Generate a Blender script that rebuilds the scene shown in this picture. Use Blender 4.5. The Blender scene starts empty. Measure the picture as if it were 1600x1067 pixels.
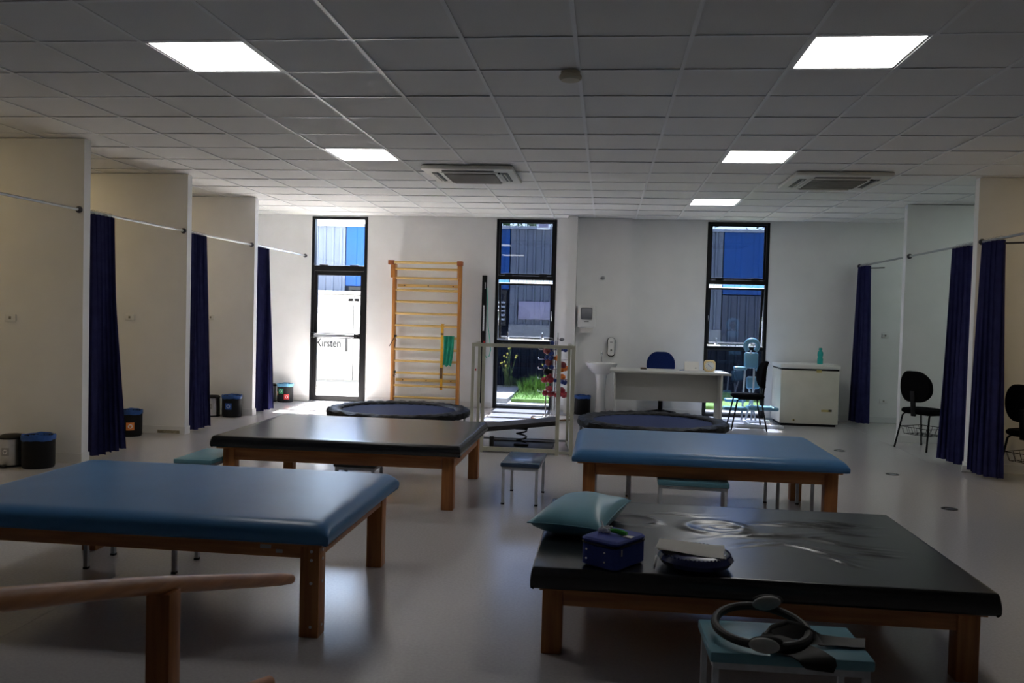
import bpy, bmesh, math, random
from mathutils import Vector, Matrix, Euler
random.seed(7)
PI = math.pi
S = bpy.context.scene
C = S.collection

# ------------------------------------------------------------------ camera
cam_d = bpy.data.cameras.new('camera'); cam = bpy.data.objects.new('camera', cam_d); C.objects.link(cam)
cR = Vector((0.993655, 0.109366, 0.026244)); cU = Vector((-0.029545, 0.028675, 0.999152)); cF = Vector((-0.108521, 0.993588, -0.031725))
m = Matrix((cR, cU, -cF)).transposed().to_4x4(); m.translation = Vector((0, 0, 1.4875))
cam.matrix_world = m
cam_d.sensor_width = 36.0; cam_d.lens = 1326.67 / 1600 * 36; cam_d.clip_start = .05; cam_d.clip_end = 300
cam_d.dof.use_dof = True; cam_d.dof.focus_distance = 9.0; cam_d.dof.aperture_fstop = 6.5
S.camera = cam
# ------------------------------------------------------------------ light
S.view_settings.view_transform = 'Standard'
try: S.view_settings.look = 'None'
except Exception: pass
S.view_settings.gamma = 1.0; S.view_settings.use_curve_mapping = False
S.view_settings.exposure = 2.2
W = bpy.data.worlds.new('sky'); S.world = W; W.use_nodes = True
wn = W.node_tree; wn.nodes.clear()
sky = wn.nodes.new('ShaderNodeTexSky'); sky.sky_type = 'NISHITA'; sky.sun_disc = False
sky.sun_elevation = math.radians(59); sky.sun_rotation = 0.0; sky.air_density = 1.0; sky.dust_density = 1.5
bg = wn.nodes.new('ShaderNodeBackground'); bg.inputs[1].default_value = 0.50
wo = wn.nodes.new('ShaderNodeOutputWorld')
wn.links.new(sky.outputs[0], bg.inputs[0]); wn.links.new(bg.outputs[0], wo.inputs[0])
sun_d = bpy.data.lights.new('sun', 'SUN'); sun_d.energy = 38.0; sun_d.angle = math.radians(.6); sun_d.color = (1, .96, .9)
sun = bpy.data.objects.new('sun', sun_d); C.objects.link(sun)
sun.rotation_euler = Vector((0.0, -math.cos(math.radians(59)), -math.sin(math.radians(59)))).to_track_quat('-Z', 'Y').to_euler()
PANEL_E = 2.6      # office light panels
WARM_E = 1.5        # warm panels inside the cubicles
S.cycles.max_bounces = 10; S.cycles.diffuse_bounces = 6; S.cycles.transparent_max_bounces = 12
S.cycles.sample_clamp_indirect = 6.0; S.cycles.caustics_reflective = False; S.cycles.caustics_refractive = False

# ------------------------------------------------------------------ materials
def mat(name, col, rough=.5, metal=0.0, spec=.5, noise=0.0, nscale=8.0, bump=0.0, bscale=60.0, emit=None, estr=1.0, coat=0.0, col2=None, stretch=None, sheen=0.0):
    M = bpy.data.materials.new(name); M.use_nodes = True
    nt = M.node_tree; b = nt.nodes['Principled BSDF']
    b.inputs['Base Color'].default_value = (*col, 1); b.inputs['Roughness'].default_value = rough
    b.inputs['Metallic'].default_value = metal; b.inputs['Specular IOR Level'].default_value = spec
    if coat: b.inputs['Coat Weight'].default_value = coat; b.inputs['Coat Roughness'].default_value = .15
    if sheen: b.inputs['Sheen Weight'].default_value = sheen
    if emit: b.inputs['Emission Color'].default_value = (*emit, 1); b.inputs['Emission Strength'].default_value = estr
    tc = nt.nodes.new('ShaderNodeTexCoord'); mp = nt.nodes.new('ShaderNodeMapping'); nt.links.new(tc.outputs['Object'], mp.inputs[0])
    if stretch: mp.inputs['Scale'].default_value = stretch
    if noise:
        n = nt.nodes.new('ShaderNodeTexNoise'); n.inputs['Scale'].default_value = nscale; n.inputs['Detail'].default_value = 5
        nt.links.new(mp.outputs[0], n.inputs['Vector'])
        r = nt.nodes.new('ShaderNodeValToRGB')
        c2 = col2 or tuple(c * (1 - noise) for c in col)
        r.color_ramp.elements[0].color = (*c2, 1); r.color_ramp.elements[0].position = .35
        r.color_ramp.elements[1].color = (*col, 1); r.color_ramp.elements[1].position = .65
        nt.links.new(n.outputs[0], r.inputs[0]); nt.links.new(r.outputs[0], b.inputs['Base Color'])
    if bump:
        n2 = nt.nodes.new('ShaderNodeTexNoise'); n2.inputs['Scale'].default_value = bscale; n2.inputs['Detail'].default_value = 3
        nt.links.new(mp.outputs[0], n2.inputs['Vector'])
        bp = nt.nodes.new('ShaderNodeBump'); bp.inputs['Strength'].default_value = bump; bp.inputs['Distance'].default_value = .01
        nt.links.new(n2.outputs[0], bp.inputs['Height']); nt.links.new(bp.outputs[0], b.inputs['Normal'])
    return M

def wood(name, c1, c2, rough=.42, along='X'):
    st = {'X': (1.5, 22, 22), 'Y': (22, 1.5, 22), 'Z': (22, 22, 1.5)}[along]
    return mat(name, c1, rough, noise=.3, nscale=1.6, col2=c2, stretch=st, bump=.08, bscale=5)

def glass(name, tint, gloss=.03):
    M = bpy.data.materials.new(name); M.use_nodes = True; nt = M.node_tree; nt.nodes.clear()
    t = nt.nodes.new('ShaderNodeBsdfTransparent'); t.inputs[0].default_value = (*tint, 1)
    g = nt.nodes.new('ShaderNodeBsdfGlossy'); g.inputs['Roughness'].default_value = .01; g.inputs[0].default_value = (.9, .95, 1, 1)
    lw = nt.nodes.new('ShaderNodeLayerWeight'); lw.inputs['Blend'].default_value = .5
    pw = nt.nodes.new('ShaderNodeMath'); pw.operation = 'POWER'; pw.inputs[1].default_value = 5; nt.links.new(lw.outputs['Facing'], pw.inputs[0])
    f = nt.nodes.new('ShaderNodeMath'); f.operation = 'MULTIPLY_ADD'; f.inputs[1].default_value = .9; f.inputs[2].default_value = gloss; nt.links.new(pw.outputs[0], f.inputs[0])
    mx = nt.nodes.new('ShaderNodeMixShader'); o = nt.nodes.new('ShaderNodeOutputMaterial')
    nt.links.new(f.outputs[0], mx.inputs[0]); nt.links.new(t.outputs[0], mx.inputs[1]); nt.links.new(g.outputs[0], mx.inputs[2]); nt.links.new(mx.outputs[0], o.inputs[0])
    return M

M = {}
M['wall'] = mat('painted_wall', (.84, .84, .83), .75, spec=.25, noise=.04, nscale=3, bump=.05, bscale=180)
M['tile'] = mat('mineral_ceiling_tile', (.80, .80, .79), .9, spec=.1, noise=.06, nscale=160, bump=.25, bscale=260)
M['grid'] = mat('white_grid_metal', (.80, .81, .82), .45, spec=.4)
M['skirt'] = mat('white_skirting', (.74, .74, .73), .5)
M['floor'] = mat('vinyl_floor', (.47, .45, .455), .19, spec=.5, noise=.10, nscale=70, bump=.012, bscale=300)
M['black_metal'] = mat('black_aluminium', (.006, .006, .007), .45, spec=.25)
M['window_seal'] = mat('window_seal', (.03, .03, .03), .6)
M['steel'] = mat('brushed_steel', (.62, .63, .65), .28, metal=1.0, noise=.1, nscale=30)
M['chrome'] = mat('chrome', (.75, .76, .78), .12, metal=1.0)
M['rod'] = mat('rod_steel', (.55, .55, .57), .3, metal=.9)
M['dark_cap'] = mat('dark_flange', (.06, .06, .07), .4, metal=.4)
M['curtain'] = mat('navy_curtain', (.062, .066, .21), .9, spec=.08, noise=.2, nscale=10, bump=.1, bscale=300)
M['tint'] = glass('tinted_glass', (.255, .28, .33), .03)
M['clear'] = glass('clear_glass', (.96, .97, .975))
M['wood_x'] = wood('varnished_wood', (.44, .18, .055), (.28, .10, .028))
M['wood_z'] = wood('varnished_wood_upright', (.42, .17, .05), (.27, .095, .026), along='Z')
M['wood_rail'] = wood('handrail_wood', (.50, .21, .07), (.36, .14, .045), .4, 'Y')
M['wood_orange'] = wood('orange_pine', (.62, .27, .06), (.45, .17, .035), .45, 'Z')
M['wood_yellow'] = wood('yellow_pine', (.80, .58, .22), (.66, .43, .13), .4, 'X')
M['wood_block'] = wood('reddish_block', (.42, .12, .035), (.3, .08, .025), .45, 'X')
M['vinyl_blue'] = mat('blue_vinyl', (.055, .175, .37), .34, spec=.36, noise=.12, nscale=3, bump=.05, bscale=90)
M['vinyl_black'] = mat('black_vinyl', (.010, .011, .013), .24, spec=.5, noise=.2, nscale=3, bump=.03, bscale=60)
M['vinyl_teal'] = mat('teal_vinyl', (.12, .29, .36), .35, spec=.5, noise=.12, nscale=6, bump=.05, bscale=60)
M['vinyl_navy'] = mat('navy_vinyl', (.03, .06, .12), .22, spec=.5, noise=.1, nscale=4)
M['stool_metal'] = mat('white_enamel', (.52, .55, .60), .4, noise=.2, nscale=20)
M['cream_metal'] = mat('cream_enamel', (.46, .46, .37), .45, noise=.12, nscale=12)
M['tramp_pad'] = mat('black_pvc_pad', (.005, .005, .006), .5, spec=.18, bump=.5, bscale=30)
M['tramp_mat'] = mat('woven_mat', (.028, .042, .12), .7, spec=.12, noise=.1, nscale=40)
M['grey_metal'] = mat('grey_leg_metal', (.32, .33, .35), .35, metal=.7)
M['rubber'] = mat('black_rubber', (.015, .015, .016), .6, noise=.2, nscale=20)
M['fabric_black'] = mat('black_fabric', (.006, .006, .007), .95, spec=.04, noise=.3, nscale=150, bump=.2, bscale=250)
M['fabric_blue'] = mat('blue_chair_fabric', (.010, .025, .14), .85, spec=.15, noise=.25, nscale=120, bump=.2, bscale=250)
M['plastic_black'] = mat('black_plastic', (.009, .009, .010), .5, spec=.22, noise=.1, nscale=10)
M['plastic_white'] = mat('white_plastic', (.78, .78, .76), .35, noise=.03, nscale=10)
M['plastic_grey'] = mat('grey_plastic', (.20, .20, .21), .3, noise=.1, nscale=10)
M['ceramic'] = mat('white_ceramic', (.80, .80, .79), .12, coat=.5, noise=.02, nscale=4)
M['paper'] = mat('paper', (.80, .78, .74), .8, noise=.04, nscale=5)
M['bag_blue'] = mat('liner_blue', (.02, .10, .38), .35, noise=.3, nscale=18, bump=.5, bscale=25)
M['bag_pale'] = mat('liner_pale_blue', (.14, .40, .62), .35, noise=.3, nscale=18, bump=.5, bscale=25)
M['desk'] = mat('grey_laminate', (.56, .56, .53), .45, noise=.04, nscale=60)
M['freezer'] = mat('freezer_enamel', (.70, .68, .58), .35, noise=.08, nscale=4)
M['freezer_lid'] = mat('freezer_lid_white', (.76, .76, .72), .3, noise=.04, nscale=4)
M['label_yellow'] = mat('yellowed_sticker', (.62, .50, .18), .6, noise=.2, nscale=40)
M['red'] = mat('red_vinyl', (.30, .012, .025), .35, noise=.15, nscale=30)
M['dark_red'] = mat('dark_red_vinyl', (.16, .02, .02), .4, noise=.15, nscale=30)
M['blue_ball'] = mat('blue_vinyl_ball', (.015, .04, .22), .3, noise=.15, nscale=30)
M['orange_ball'] = mat('orange_vinyl', (.78, .20, .02), .4, noise=.15, nscale=30)
M['grey_ball'] = mat('grey_iron', (.16, .17, .19), .35, metal=.5, noise=.15, nscale=30)
M['green_cloth'] = mat('green_band', (.03, .55, .36), .6, noise=.25, nscale=12, bump=.3, bscale=20)
M['yellow_strap'] = mat('yellow_webbing', (.82, .45, .03), .7, noise=.2, nscale=60)
M['brown_strap'] = mat('brown_webbing', (.16, .08, .03), .8, noise=.2, nscale=60)
M['teal_plastic'] = mat('teal_bottle', (.02, .42, .38), .15, noise=.1, nscale=8)
M['navy_case'] = mat('navy_case_fabric', (.018, .042, .26), .7, noise=.2, nscale=90, bump=.2, bscale=300)
M['navy_rubber'] = mat('navy_rubber', (.012, .018, .08), .25, noise=.1, nscale=9)
M['green'] = mat('green_plastic', (.04, .36, .03), .4, noise=.2, nscale=30)
M['white_fabric'] = mat('white_tulle', (.75, .75, .78), .8, noise=.1, nscale=30)
M['grey_pad'] = mat('grey_grip_pad', (.32, .33, .32), .5, noise=.1, nscale=60)
M['band_black'] = mat('black_latex', (.02, .019, .018), .5, noise=.25, nscale=9)
M['clock_face'] = mat('clock_face', (.68, .68, .64), .5, noise=.02, nscale=5)
M['clock_body'] = mat('clock_body', (.75, .58, .30), .35, noise=.05, nscale=5)
M['massage'] = mat('pale_blue_vinyl', (.17, .36, .50), .3, noise=.08, nscale=6)
M['massage_metal'] = mat('white_frame_metal', (.62, .64, .68), .3, noise=.05, nscale=6)
M['ac_white'] = mat('conditioner_plastic', (.66, .65, .60), .45, noise=.04, nscale=8)
M['ac_dark'] = mat('conditioner_vent_dark', (.035, .032, .028), .5)
M['ac_slat'] = mat('conditioner_slat', (.26, .25, .22), .5)
M['smoke'] = mat('detector_cream', (.55, .50, .36), .5, noise=.05, nscale=9)
M['panel'] = mat('light_panel', (.9, .9, .9), .5, emit=(1, .985, .95), estr=PANEL_E)
M['panel_warm'] = mat('warm_light_panel', (.9, .85, .7), .5, emit=(1, .74, .36), estr=WARM_E)
M['panel_cool'] = mat('cool_light_panel', (.85, .9, .9), .5, emit=(.82, 1, .93), estr=WARM_E * .8)
M['dirt'] = mat('exposed_mortar', (.34, .31, .22), .9, noise=.4, nscale=40, bump=.5, bscale=60)
# outdoors
M['concrete'] = mat('outdoor_concrete', (.36, .345, .32), .9, noise=.2, nscale=2.5, bump=.2, bscale=20)
M['soil'] = mat('outdoor_soil', (.33, .28, .20), .95, noise=.4, nscale=6, bump=.4, bscale=12)
M['lawn'] = mat('lawn_ground', (.16, .28, .05), .95, noise=.4, nscale=9, bump=.5, bscale=30)
M['blade'] = mat('grass_blade', (.24, .46, .06), .6, noise=.5, nscale=5)
M['weed'] = mat('weed_stem', (.10, .15, .04), .7, noise=.3, nscale=9)
M['flower'] = mat('yellow_flower', (.75, .62, .12), .6, noise=.1, nscale=9)
M['clad_grey'] = mat('grey_cladding', (.105, .12, .155), .5, spec=.2, noise=.10, nscale=1.4, stretch=(3, 1, .3))
M['clad_blue'] = mat('blue_cladding', (.004, .05, .20), .5, spec=.2, noise=.12, nscale=1.4, stretch=(3, 1, .3))
M['clad_mid'] = mat('slate_cladding', (.045, .055, .085), .5, spec=.2, noise=.15, nscale=2)
M['clad_dark'] = mat('dark_cladding', (.006, .009, .018), .7, spec=.1, noise=.2, nscale=2)
M['flashing'] = mat('metal_flashing', (.2, .22, .26), .5, noise=.1, nscale=3)
M['ledge'] = mat('pale_ledge', (.16, .165, .18), .6, noise=.1, nscale=3)
M['sign'] = mat('pale_sign_board', (.22, .20, .28), .5, noise=.04, nscale=4)
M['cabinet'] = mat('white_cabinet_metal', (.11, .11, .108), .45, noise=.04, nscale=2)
M['letter_grey'] = mat('grey_lettering', (.001, .001, .0012), .9, spec=0.0)
M['letter_red'] = mat('red_lettering', (.6, .03, .03), .5)
M['leaf'] = mat('tree_leaf', (.12, .22, .05), .6, noise=.5, nscale=3)
M['bark'] = mat('tree_bark', (.12, .09, .06), .9, noise=.3, nscale=9)
M['stk_orange'] = mat('orange_sticker', (.75, .24, .05), .5); M['stk_blue'] = mat('blue_sticker', (.03, .12, .42), .5)
M['stk_green'] = mat('green_sticker', (.02, .38, .14), .5); M['stk_red'] = mat('red_sticker', (.75, .05, .05), .5)
M['stk_grey'] = mat('grey_sticker', (.35, .35, .36), .5); M['print_white'] = mat('white_print', (.8, .8, .8), .5)

# ------------------------------------------------------------------ mesh helpers
def B(): return bmesh.new()
def box(bm, x0, x1, y0, y1, z0, z1, bev=0.0, mtx=None, seg=2):
    r = bmesh.ops.create_cube(bm, size=1.0); vs = r['verts']
    for v in vs: v.co = Vector(((x0 + x1) / 2 + v.co.x * (x1 - x0), (y0 + y1) / 2 + v.co.y * (y1 - y0), (z0 + z1) / 2 + v.co.z * (z1 - z0)))
    if bev:
        es = list({e for v in vs for e in v.link_edges})
        rr = bmesh.ops.bevel(bm, geom=es, offset=bev, segments=seg, profile=.5, affect='EDGES')
        vs = list({v for f in rr['faces'] for v in f.verts} | {v for v in vs if v.is_valid})
    if mtx is not None:
        for v in vs: v.co = mtx @ v.co
    return vs
def tube(bm, pts, r, n=8, cap=True, closed=False):
    pts = [Vector(p) for p in pts]; rings = []; N = len(pts)
    rad = r if isinstance(r, (list, tuple)) else [r] * N
    up = None
    for i, p in enumerate(pts):
        if closed: t = (pts[(i + 1) % N] - pts[i - 1])
        else: t = (pts[min(i + 1, N - 1)] - pts[max(i - 1, 0)])
        t.normalize()
        if up is None: up = Vector((0, 0, 1)) if abs(t.z) < .9 else Vector((1, 0, 0))
        a = t.cross(up).normalized(); b = a.cross(t).normalized(); up = b
        rings.append([bm.verts.new(p + (a * math.cos(2 * PI * k / n) + b * math.sin(2 * PI * k / n)) * rad[i]) for k in range(n)])
    M_ = N if closed else N - 1
    for i in range(M_):
        A, D = rings[i], rings[(i + 1) % N]
        for k in range(n): bm.faces.new((A[k], A[(k + 1) % n], D[(k + 1) % n], D[k]))
    if cap and not closed:
        bm.faces.new(rings[0][::-1]); bm.faces.new(rings[-1])
def lathe(bm, prof, c=(0, 0, 0), n=24, sx=1, sy=1, axis='Z', cap=True):
    rings = []
    def P(r, a, z):
        x, y = r * math.cos(a) * sx, r * math.sin(a) * sy
        q = {'Z': (x, y, z), 'Y': (x, z, y), 'X': (z, x, y)}[axis]
        return Vector(c) + Vector(q)
    for r, z in prof: rings.append([bm.verts.new(P(max(r, 1e-4), 2 * PI * k / n, z)) for k in range(n)])
    for i in range(len(prof) - 1):
        for k in range(n): bm.faces.new((rings[i][k], rings[i][(k + 1) % n], rings[i + 1][(k + 1) % n], rings[i + 1][k]))
    if cap:
        bm.faces.new(rings[0][::-1]); bm.faces.new(rings[-1])
def ball(bm, c, r, n=10, sc=(1, 1, 1)):
    rr = bmesh.ops.create_uvsphere(bm, u_segments=n, v_segments=max(6, n // 2 + 1), radius=r)
    for v in rr['verts']: v.co = Vector((v.co.x * sc[0], v.co.y * sc[1], v.co.z * sc[2])) + Vector(c)
def obj(name, bm, m, parent=None, smooth=35, loc=None, rotz=0.0, rot=None):
    bmesh.ops.recalc_face_normals(bm, faces=bm.faces[:])
    me = bpy.data.meshes.new(name); bm.to_mesh(me); bm.free()
    me.materials.append(M[m] if isinstance(m, str) else m)
    if smooth:
        me.shade_smooth(); me.set_sharp_from_angle(angle=math.radians(smooth))
    o = bpy.data.objects.new(name, me); C.objects.link(o)
    if parent: o.parent = parent
    if loc: o.location = loc
    if rot: o.rotation_euler = rot
    elif rotz: o.rotation_euler = (0, 0, rotz)
    return o
def tag(o, label, cat, group=None):
    o['label'] = label; o['category'] = cat
    if group: o['group'] = group
    return o
def thing(name, label, cat, loc=(0, 0, 0), rotz=0.0, group=None):
    o = bpy.data.objects.new(name, None); C.objects.link(o); o.empty_display_size = .1
    o.location = loc; o.rotation_euler = (0, 0, rotz)
    return tag(o, label, cat, group)
def struct(name, bm=None, m=None, parent=None, smooth=0):
    if bm is None:
        o = bpy.data.objects.new(name, None); C.objects.link(o); o.empty_display_size = .1
    else: o = obj(name, bm, m, parent, smooth)
    if parent is None: o['kind'] = 'structure'
    return o
def dup(root, loc, rotz, label, group=None):
    r = root.copy(); C.objects.link(r); r.location = loc; r.rotation_euler = (0, 0, rotz); r['label'] = label
    if group: r['group'] = group
    for ch in list(root.children):
        c = ch.copy(); C.objects.link(c); c.parent = r
        for g in list(ch.children):
            d = g.copy(); C.objects.link(d); d.parent = c
    return r
def part(name, m, parent, *boxes, bev=0.0, smooth=35):
    bm = B()
    for b in boxes: box(bm, *b, bev=bev)
    return obj(name, bm, m, parent, smooth)
def arc(c, r, a0, a1, n, z=0, sx=1, sy=1):
    return [(c[0] + r * sx * math.cos(a0 + (a1 - a0) * i / n), c[1] + r * sy * math.sin(a0 + (a1 - a0) * i / n), z) for i in range(n + 1)]

# ------------------------------------------------------------------ room shell
ZC = 3.0; YW = 13.31; XL, XR, YF = -7.0, 6.25, -4.0
T = .625; GX, GY = -.2078, 4.677
bm = B(); box(bm, XL - .2, XR + .2, YF - .2, YW + .2, -.12, 0); floor = struct('floor', bm, 'floor')
for x0, x1, y0, y1 in ((-2.62, -2.612, -4, 4.4), (3.55, 3.553, -4, 13.2)):
    part('floor_seam', 'plastic_grey', floor, (x0, x1 - .004, y0, y1, 0, .0006), smooth=0)
bm = B(); box(bm, XL - .2, XR + .2, YF - .2, YW + .2, ZC + .06, ZC + .25); ceil = struct('ceiling', bm, 'wall')
lights = [(-4, 0), (2, 0), (-4, 5), (2, 5), (2, 10)]
warm = [(-11, 6), (-11, 3), (-11, 9), (9, 5)]; cool = [(8, 8), (8, 11)]
acs = [(-1.93, 8.55), (1.83, 8.80)]
shape = {}
def tile_mesh(w, d):
    k = (round(w, 3), round(d, 3))
    if k not in shape:
        b = B(); box(b, 0, w, 0, d, 0, .016)
        me = bpy.data.meshes.new('ceiling_tile'); b.to_mesh(me); b.free(); me.materials.append(M['tile']); shape[k] = me
    return shape[k]
rest = B(); nt_ = 0
c0, c1 = int(math.floor((XL - GX) / T)), int(math.ceil((XR - GX) / T))
r0, r1 = int(math.floor((YF - GY) / T)), int(math.ceil((YW - GY) / T))
cand = []
for c in range(c0, c1):
    for r in range(r0, r1):
        if (c, r) in lights or (c, r) in warm or (c, r) in cool: continue
        xa, xb = max(GX + c * T, XL), min(GX + (c + 1) * T, XR); ya, yb = max(GY + r * T, YF), min(GY + (r + 1) * T, YW)
        if xb - xa < .05 or yb - ya < .03: continue
        ym = (ya + yb) / 2; xm = (xa + xb) / 2
        px = math.degrees(math.atan2(xm, ym)) if ym > 0 else 180
        vis = ym > 3.9 and -39 < px < 27 and (abs(xm) < 4.8 or ym > 6)
        cand.append((not vis, ym, c, r, xa, xb, ya, yb))
cand.sort()
for i, (nv, ym, c, r, xa, xb, ya, yb) in enumerate(cand):
    sag = random.uniform(0, .004)
    if not nv and i < 298:
        o = bpy.data.objects.new('ceiling_tile', tile_mesh(xb - xa - .012, yb - ya - .012)); C.objects.link(o)
        o.parent = ceil; o.location = (xa + .006, ya + .006, ZC + .006 + sag); o.rotation_euler = (random.uniform(-.002, .002), random.uniform(-.002, .002), 0)
    else: box(rest, xa + .006, xb - .006, ya + .006, yb - .006, ZC + .006, ZC + .022)
o = obj('ceiling_tile_field', rest, 'tile', ceil, 0); o['kind'] = 'stuff'
for c in range(c0, c1 + 1):
    x = GX + c * T
    if XL < x < XR: part('grid_runner', 'grid', ceil, (x - .012, x + .012, YF, YW, ZC, ZC + .006), (x - .002, x + .002, YF, YW, ZC + .006, ZC + .05), smooth=0)
for r in range(r0, r1 + 1):
    y = GY + r * T
    if YF < y < YW: part('grid_crossbar', 'grid', ceil, (XL, XR, y - .012, y + .012, ZC + .001, ZC + .005), (XL, XR, y - .002, y + .002, ZC + .005, ZC + .05), smooth=0)
# light panels
def light_panel(c, r, label, m, grp='ceiling light panels'):
    x, y = GX + c * T, GY + r * T
    t = thing('ceiling_light', label, 'ceiling light', (x + T / 2, y + T / 2, ZC + .003), 0, grp)
    h = T / 2 - .014
    part('light_frame', 'grid', t, (-h, h, -h, -h + .016, 0, .02), (-h, h, h - .016, h, 0, .02), (-h, -h + .016, -h, h, 0, .02), (h - .016, h, -h, h, 0, .02), smooth=0)
    part('diffuser', m, t, (-h + .016, h - .016, -h + .016, h - .016, .004, .012), smooth=0)
LN = {(-4, 0): 'large square lit ceiling panel at the upper left, nearest on the left row', (2, 0): 'large square lit ceiling panel at the upper right, nearest on the right row',
      (-4, 5): 'smaller lit ceiling panel left of the left ceiling air conditioner', (2, 5): 'lit ceiling panel just left of and before the right air conditioner',
      (2, 10): 'farthest small lit ceiling panel above the right window'}
for l in lights: light_panel(*l, LN.get(l, 'lit ceiling panel over the unseen room behind the camera'), 'panel')
for l, q_ in zip(warm, ('behind the second left partition', 'before the nearest left partition', 'in the third left cubicle', 'in the right front cubicle')): light_panel(*l, 'warm lit ceiling panel ' + q_, 'panel_warm')
for l, q_ in zip(cool, ('in the middle right cubicle', 'in the right cubicle next to the back wall')): light_panel(*l, 'cool lit ceiling panel ' + q_, 'panel_cool')

# walls
def walls():
    b = B(); box(b, XL - .2, XL, YF, YW + .15, 0, ZC + .05); struct('wall_left', b, 'wall')
    b = B(); box(b, XR, XR + .2, YF, YW + .15, 0, ZC + .05); struct('wall_right', b, 'wall')
    b = B(); box(b, XL, XR, YF - .2, YF, 0, ZC + .05); struct('wall_front', b, 'wall')
    b = B()
    for x0, x1 in ((XL, -4.74), (-3.82, -1.74), (-.79, 1.52), (2.45, XR)): box(b, x0, x1, YW, YW + .15, 0, ZC + .05)
    for x0, x1 in ((-4.74, -3.82), (-1.74, -.79), (1.52, 2.45)): box(b, x0, x1, YW, YW + .15, 2.985, ZC + .05)
    struct('wall_back', b, 'wall')
    b = B(); box(b, -.60, -.46, 12.93, YW - .002, 0, ZC); struct('wall_pilaster', b, 'wall')
    b = B(); box(b, -.458, .37, 13.14, YW - .002, 0, ZC); struct('wall_pipe_casing', b, 'wall')
walls()
def skirting(name, boxes):
    b = B()
    for q in boxes: box(b, *q, bev=.004)
    return struct(name, b, 'skirt')
skirting('baseboard_back', [(XL, -4.76, YW - .016, YW - .001, 0, .09), (-3.80, -1.76, YW - .016, YW - .001, 0, .09), (-.77, -.602, YW - .016, YW - .001, 0, .09), (.372, 1.50, YW - .016, YW - .001, 0, .09), (2.47, XR, YW - .016, YW - .001, 0, .09)])
def partition(name, x0, x1, y):
    b = B(); box(b, x0, x1, y, y + .10, 0, ZC); s = struct(name, b, 'wall')
    xe = x1 if x1 < 0 else x0
    part('baseboard', 'skirt', s, (x0 + .001, x1 - .001, y - .012, y, 0, .09), smooth=0)
    if x1 < 0: part('baseboard', 'skirt', s, (xe, xe + .012, y - .012, y + .112, 0, .09), smooth=0); part('corner_guard', 'grid', s, (xe, xe + .003, y, y + .10, .09, 2.99), smooth=0)
    else: part('baseboard', 'skirt', s, (xe - .012, xe, y - .012, y + .112, 0, .09), smooth=0); part('corner_guard', 'grid', s, (xe - .003, xe, y, y + .10, .09, 2.99), smooth=0)
    return s
LP = [5.47, 7.38, 9.33, 11.22]; RP = [7.1, 9.13, 11.20]
ls = [partition('wall_partition', XL, -4.81, y) for y in LP]
rs = [partition('wall_partition', 3.74, XR, y) for y in RP]
b = B()
box(b, -5.13, -4.86, 9.311, 9.318, .01, .045, bev=.003)
obj('damaged_patch', b, 'dirt', ls[2])

# ------------------------------------------------------------------ windows and door
def frame_boxes(x0, x1, z0, z1, y0, y1, w, wb=None, wt=None):
    wb = wb or w; wt = wt or w
    return [(x0, x0 + w, y0, y1, z0, z1), (x1 - w, x1, y0, y1, z0, z1), (x0 + w, x1 - w, y0, y1, z0, z0 + wb), (x0 + w, x1 - w, y0, y1, z1 - wt, z1)]
def window(n, x0, x1, tinted=True, tilt=.15):
    w = struct('window_%d' % n)
    part('window_frame', 'black_metal', w, *frame_boxes(x0 + .001, x1 - .001, 0.001, 2.984, YW - .012, YW + .09, .045, .05, .04), bev=.003, smooth=0)
    # top pane sash
    part('transom', 'black_metal', w, (x0 + .046, x1 - .046, YW - .01, YW + .08, 2.035, 2.10), (x0 + .046, x1 - .046, YW - .01, YW + .08, 1.035, 1.085), bev=.003, smooth=0)
    s = part('top_sash', 'black_metal', w, *frame_boxes(x0 + .048, x1 - .048, 2.102, 2.942, YW + .02, YW + .06, .028, .03, .02), bev=.002, smooth=0)
    part('pane', 'tint', s, (x0 + .076, x1 - .076, YW + .036, YW + .042, 2.132, 2.922), smooth=0)
    part('latch', 'black_metal', s, (x0 + .14, x0 + .26, YW - .004, YW + .018, 2.112, 2.138), (x1 - .26, x1 - .14, YW - .004, YW + .018, 2.112, 2.138), bev=.004)
    # tilted middle sash (top dropped, foot pushed outwards)
    mtx = Matrix.Translation((0, YW + .05, 1.985)) @ Matrix.Rotation(tilt, 4, 'X') @ Matrix.Translation((0, 0, -.89))
    b = B()
    for q in frame_boxes(x0 + .05, x1 - .05, 0, .89, -.015, .02, .035, .035, .03): box(b, *q, bev=.002, mtx=mtx)
    s = obj('tilting_sash', b, 'black_metal', w, 0)
    b = B(); box(b, x0 + .086, x1 - .086, 0, .005, .036, .86, mtx=mtx); obj('pane', b, 'tint', s, 0)
    b = B(); box(b, x0 + .09, x1 - .09, -.03, -.016, .012, .028, mtx=mtx); obj('handle_rail', b, 'steel', s)
    for xx in (x0 + .20, x1 - .20):
        b = B(); box(b, xx - .008, xx + .008, -.05, -.03, .0, .11, bev=.003, mtx=mtx); box(b, xx - .03, xx + .03, -.045, -.03, .0, .02, bev=.003, mtx=mtx); obj('latch', b, 'steel', s)
    for xx in (x0 + .052, x1 - .060):
        b = B(); tube(b, [(xx, YW + .03, 1.55), (xx, YW + .18, 1.32)], .006, 6); obj('stay_arm', b, 'steel', s)
    # fixed lower pane
    part('lower_pane', 'tint', w, (x0 + .046, x1 - .046, YW + .036, YW + .042, .052, 1.034), smooth=0)
    part('bead', 'window_seal', w, *frame_boxes(x0 + .046, x1 - .046, .051, 1.034, YW + .02, YW + .035, .014), smooth=0)
    part('sill', 'grey_metal', w, (x0 + .001, x1 - .001, YW + .09, YW + .149, 0, .03), smooth=0)
    return w
window(1, -1.74, -.79); window(2, 1.52, 2.45)
d = struct('door_1')
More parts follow.
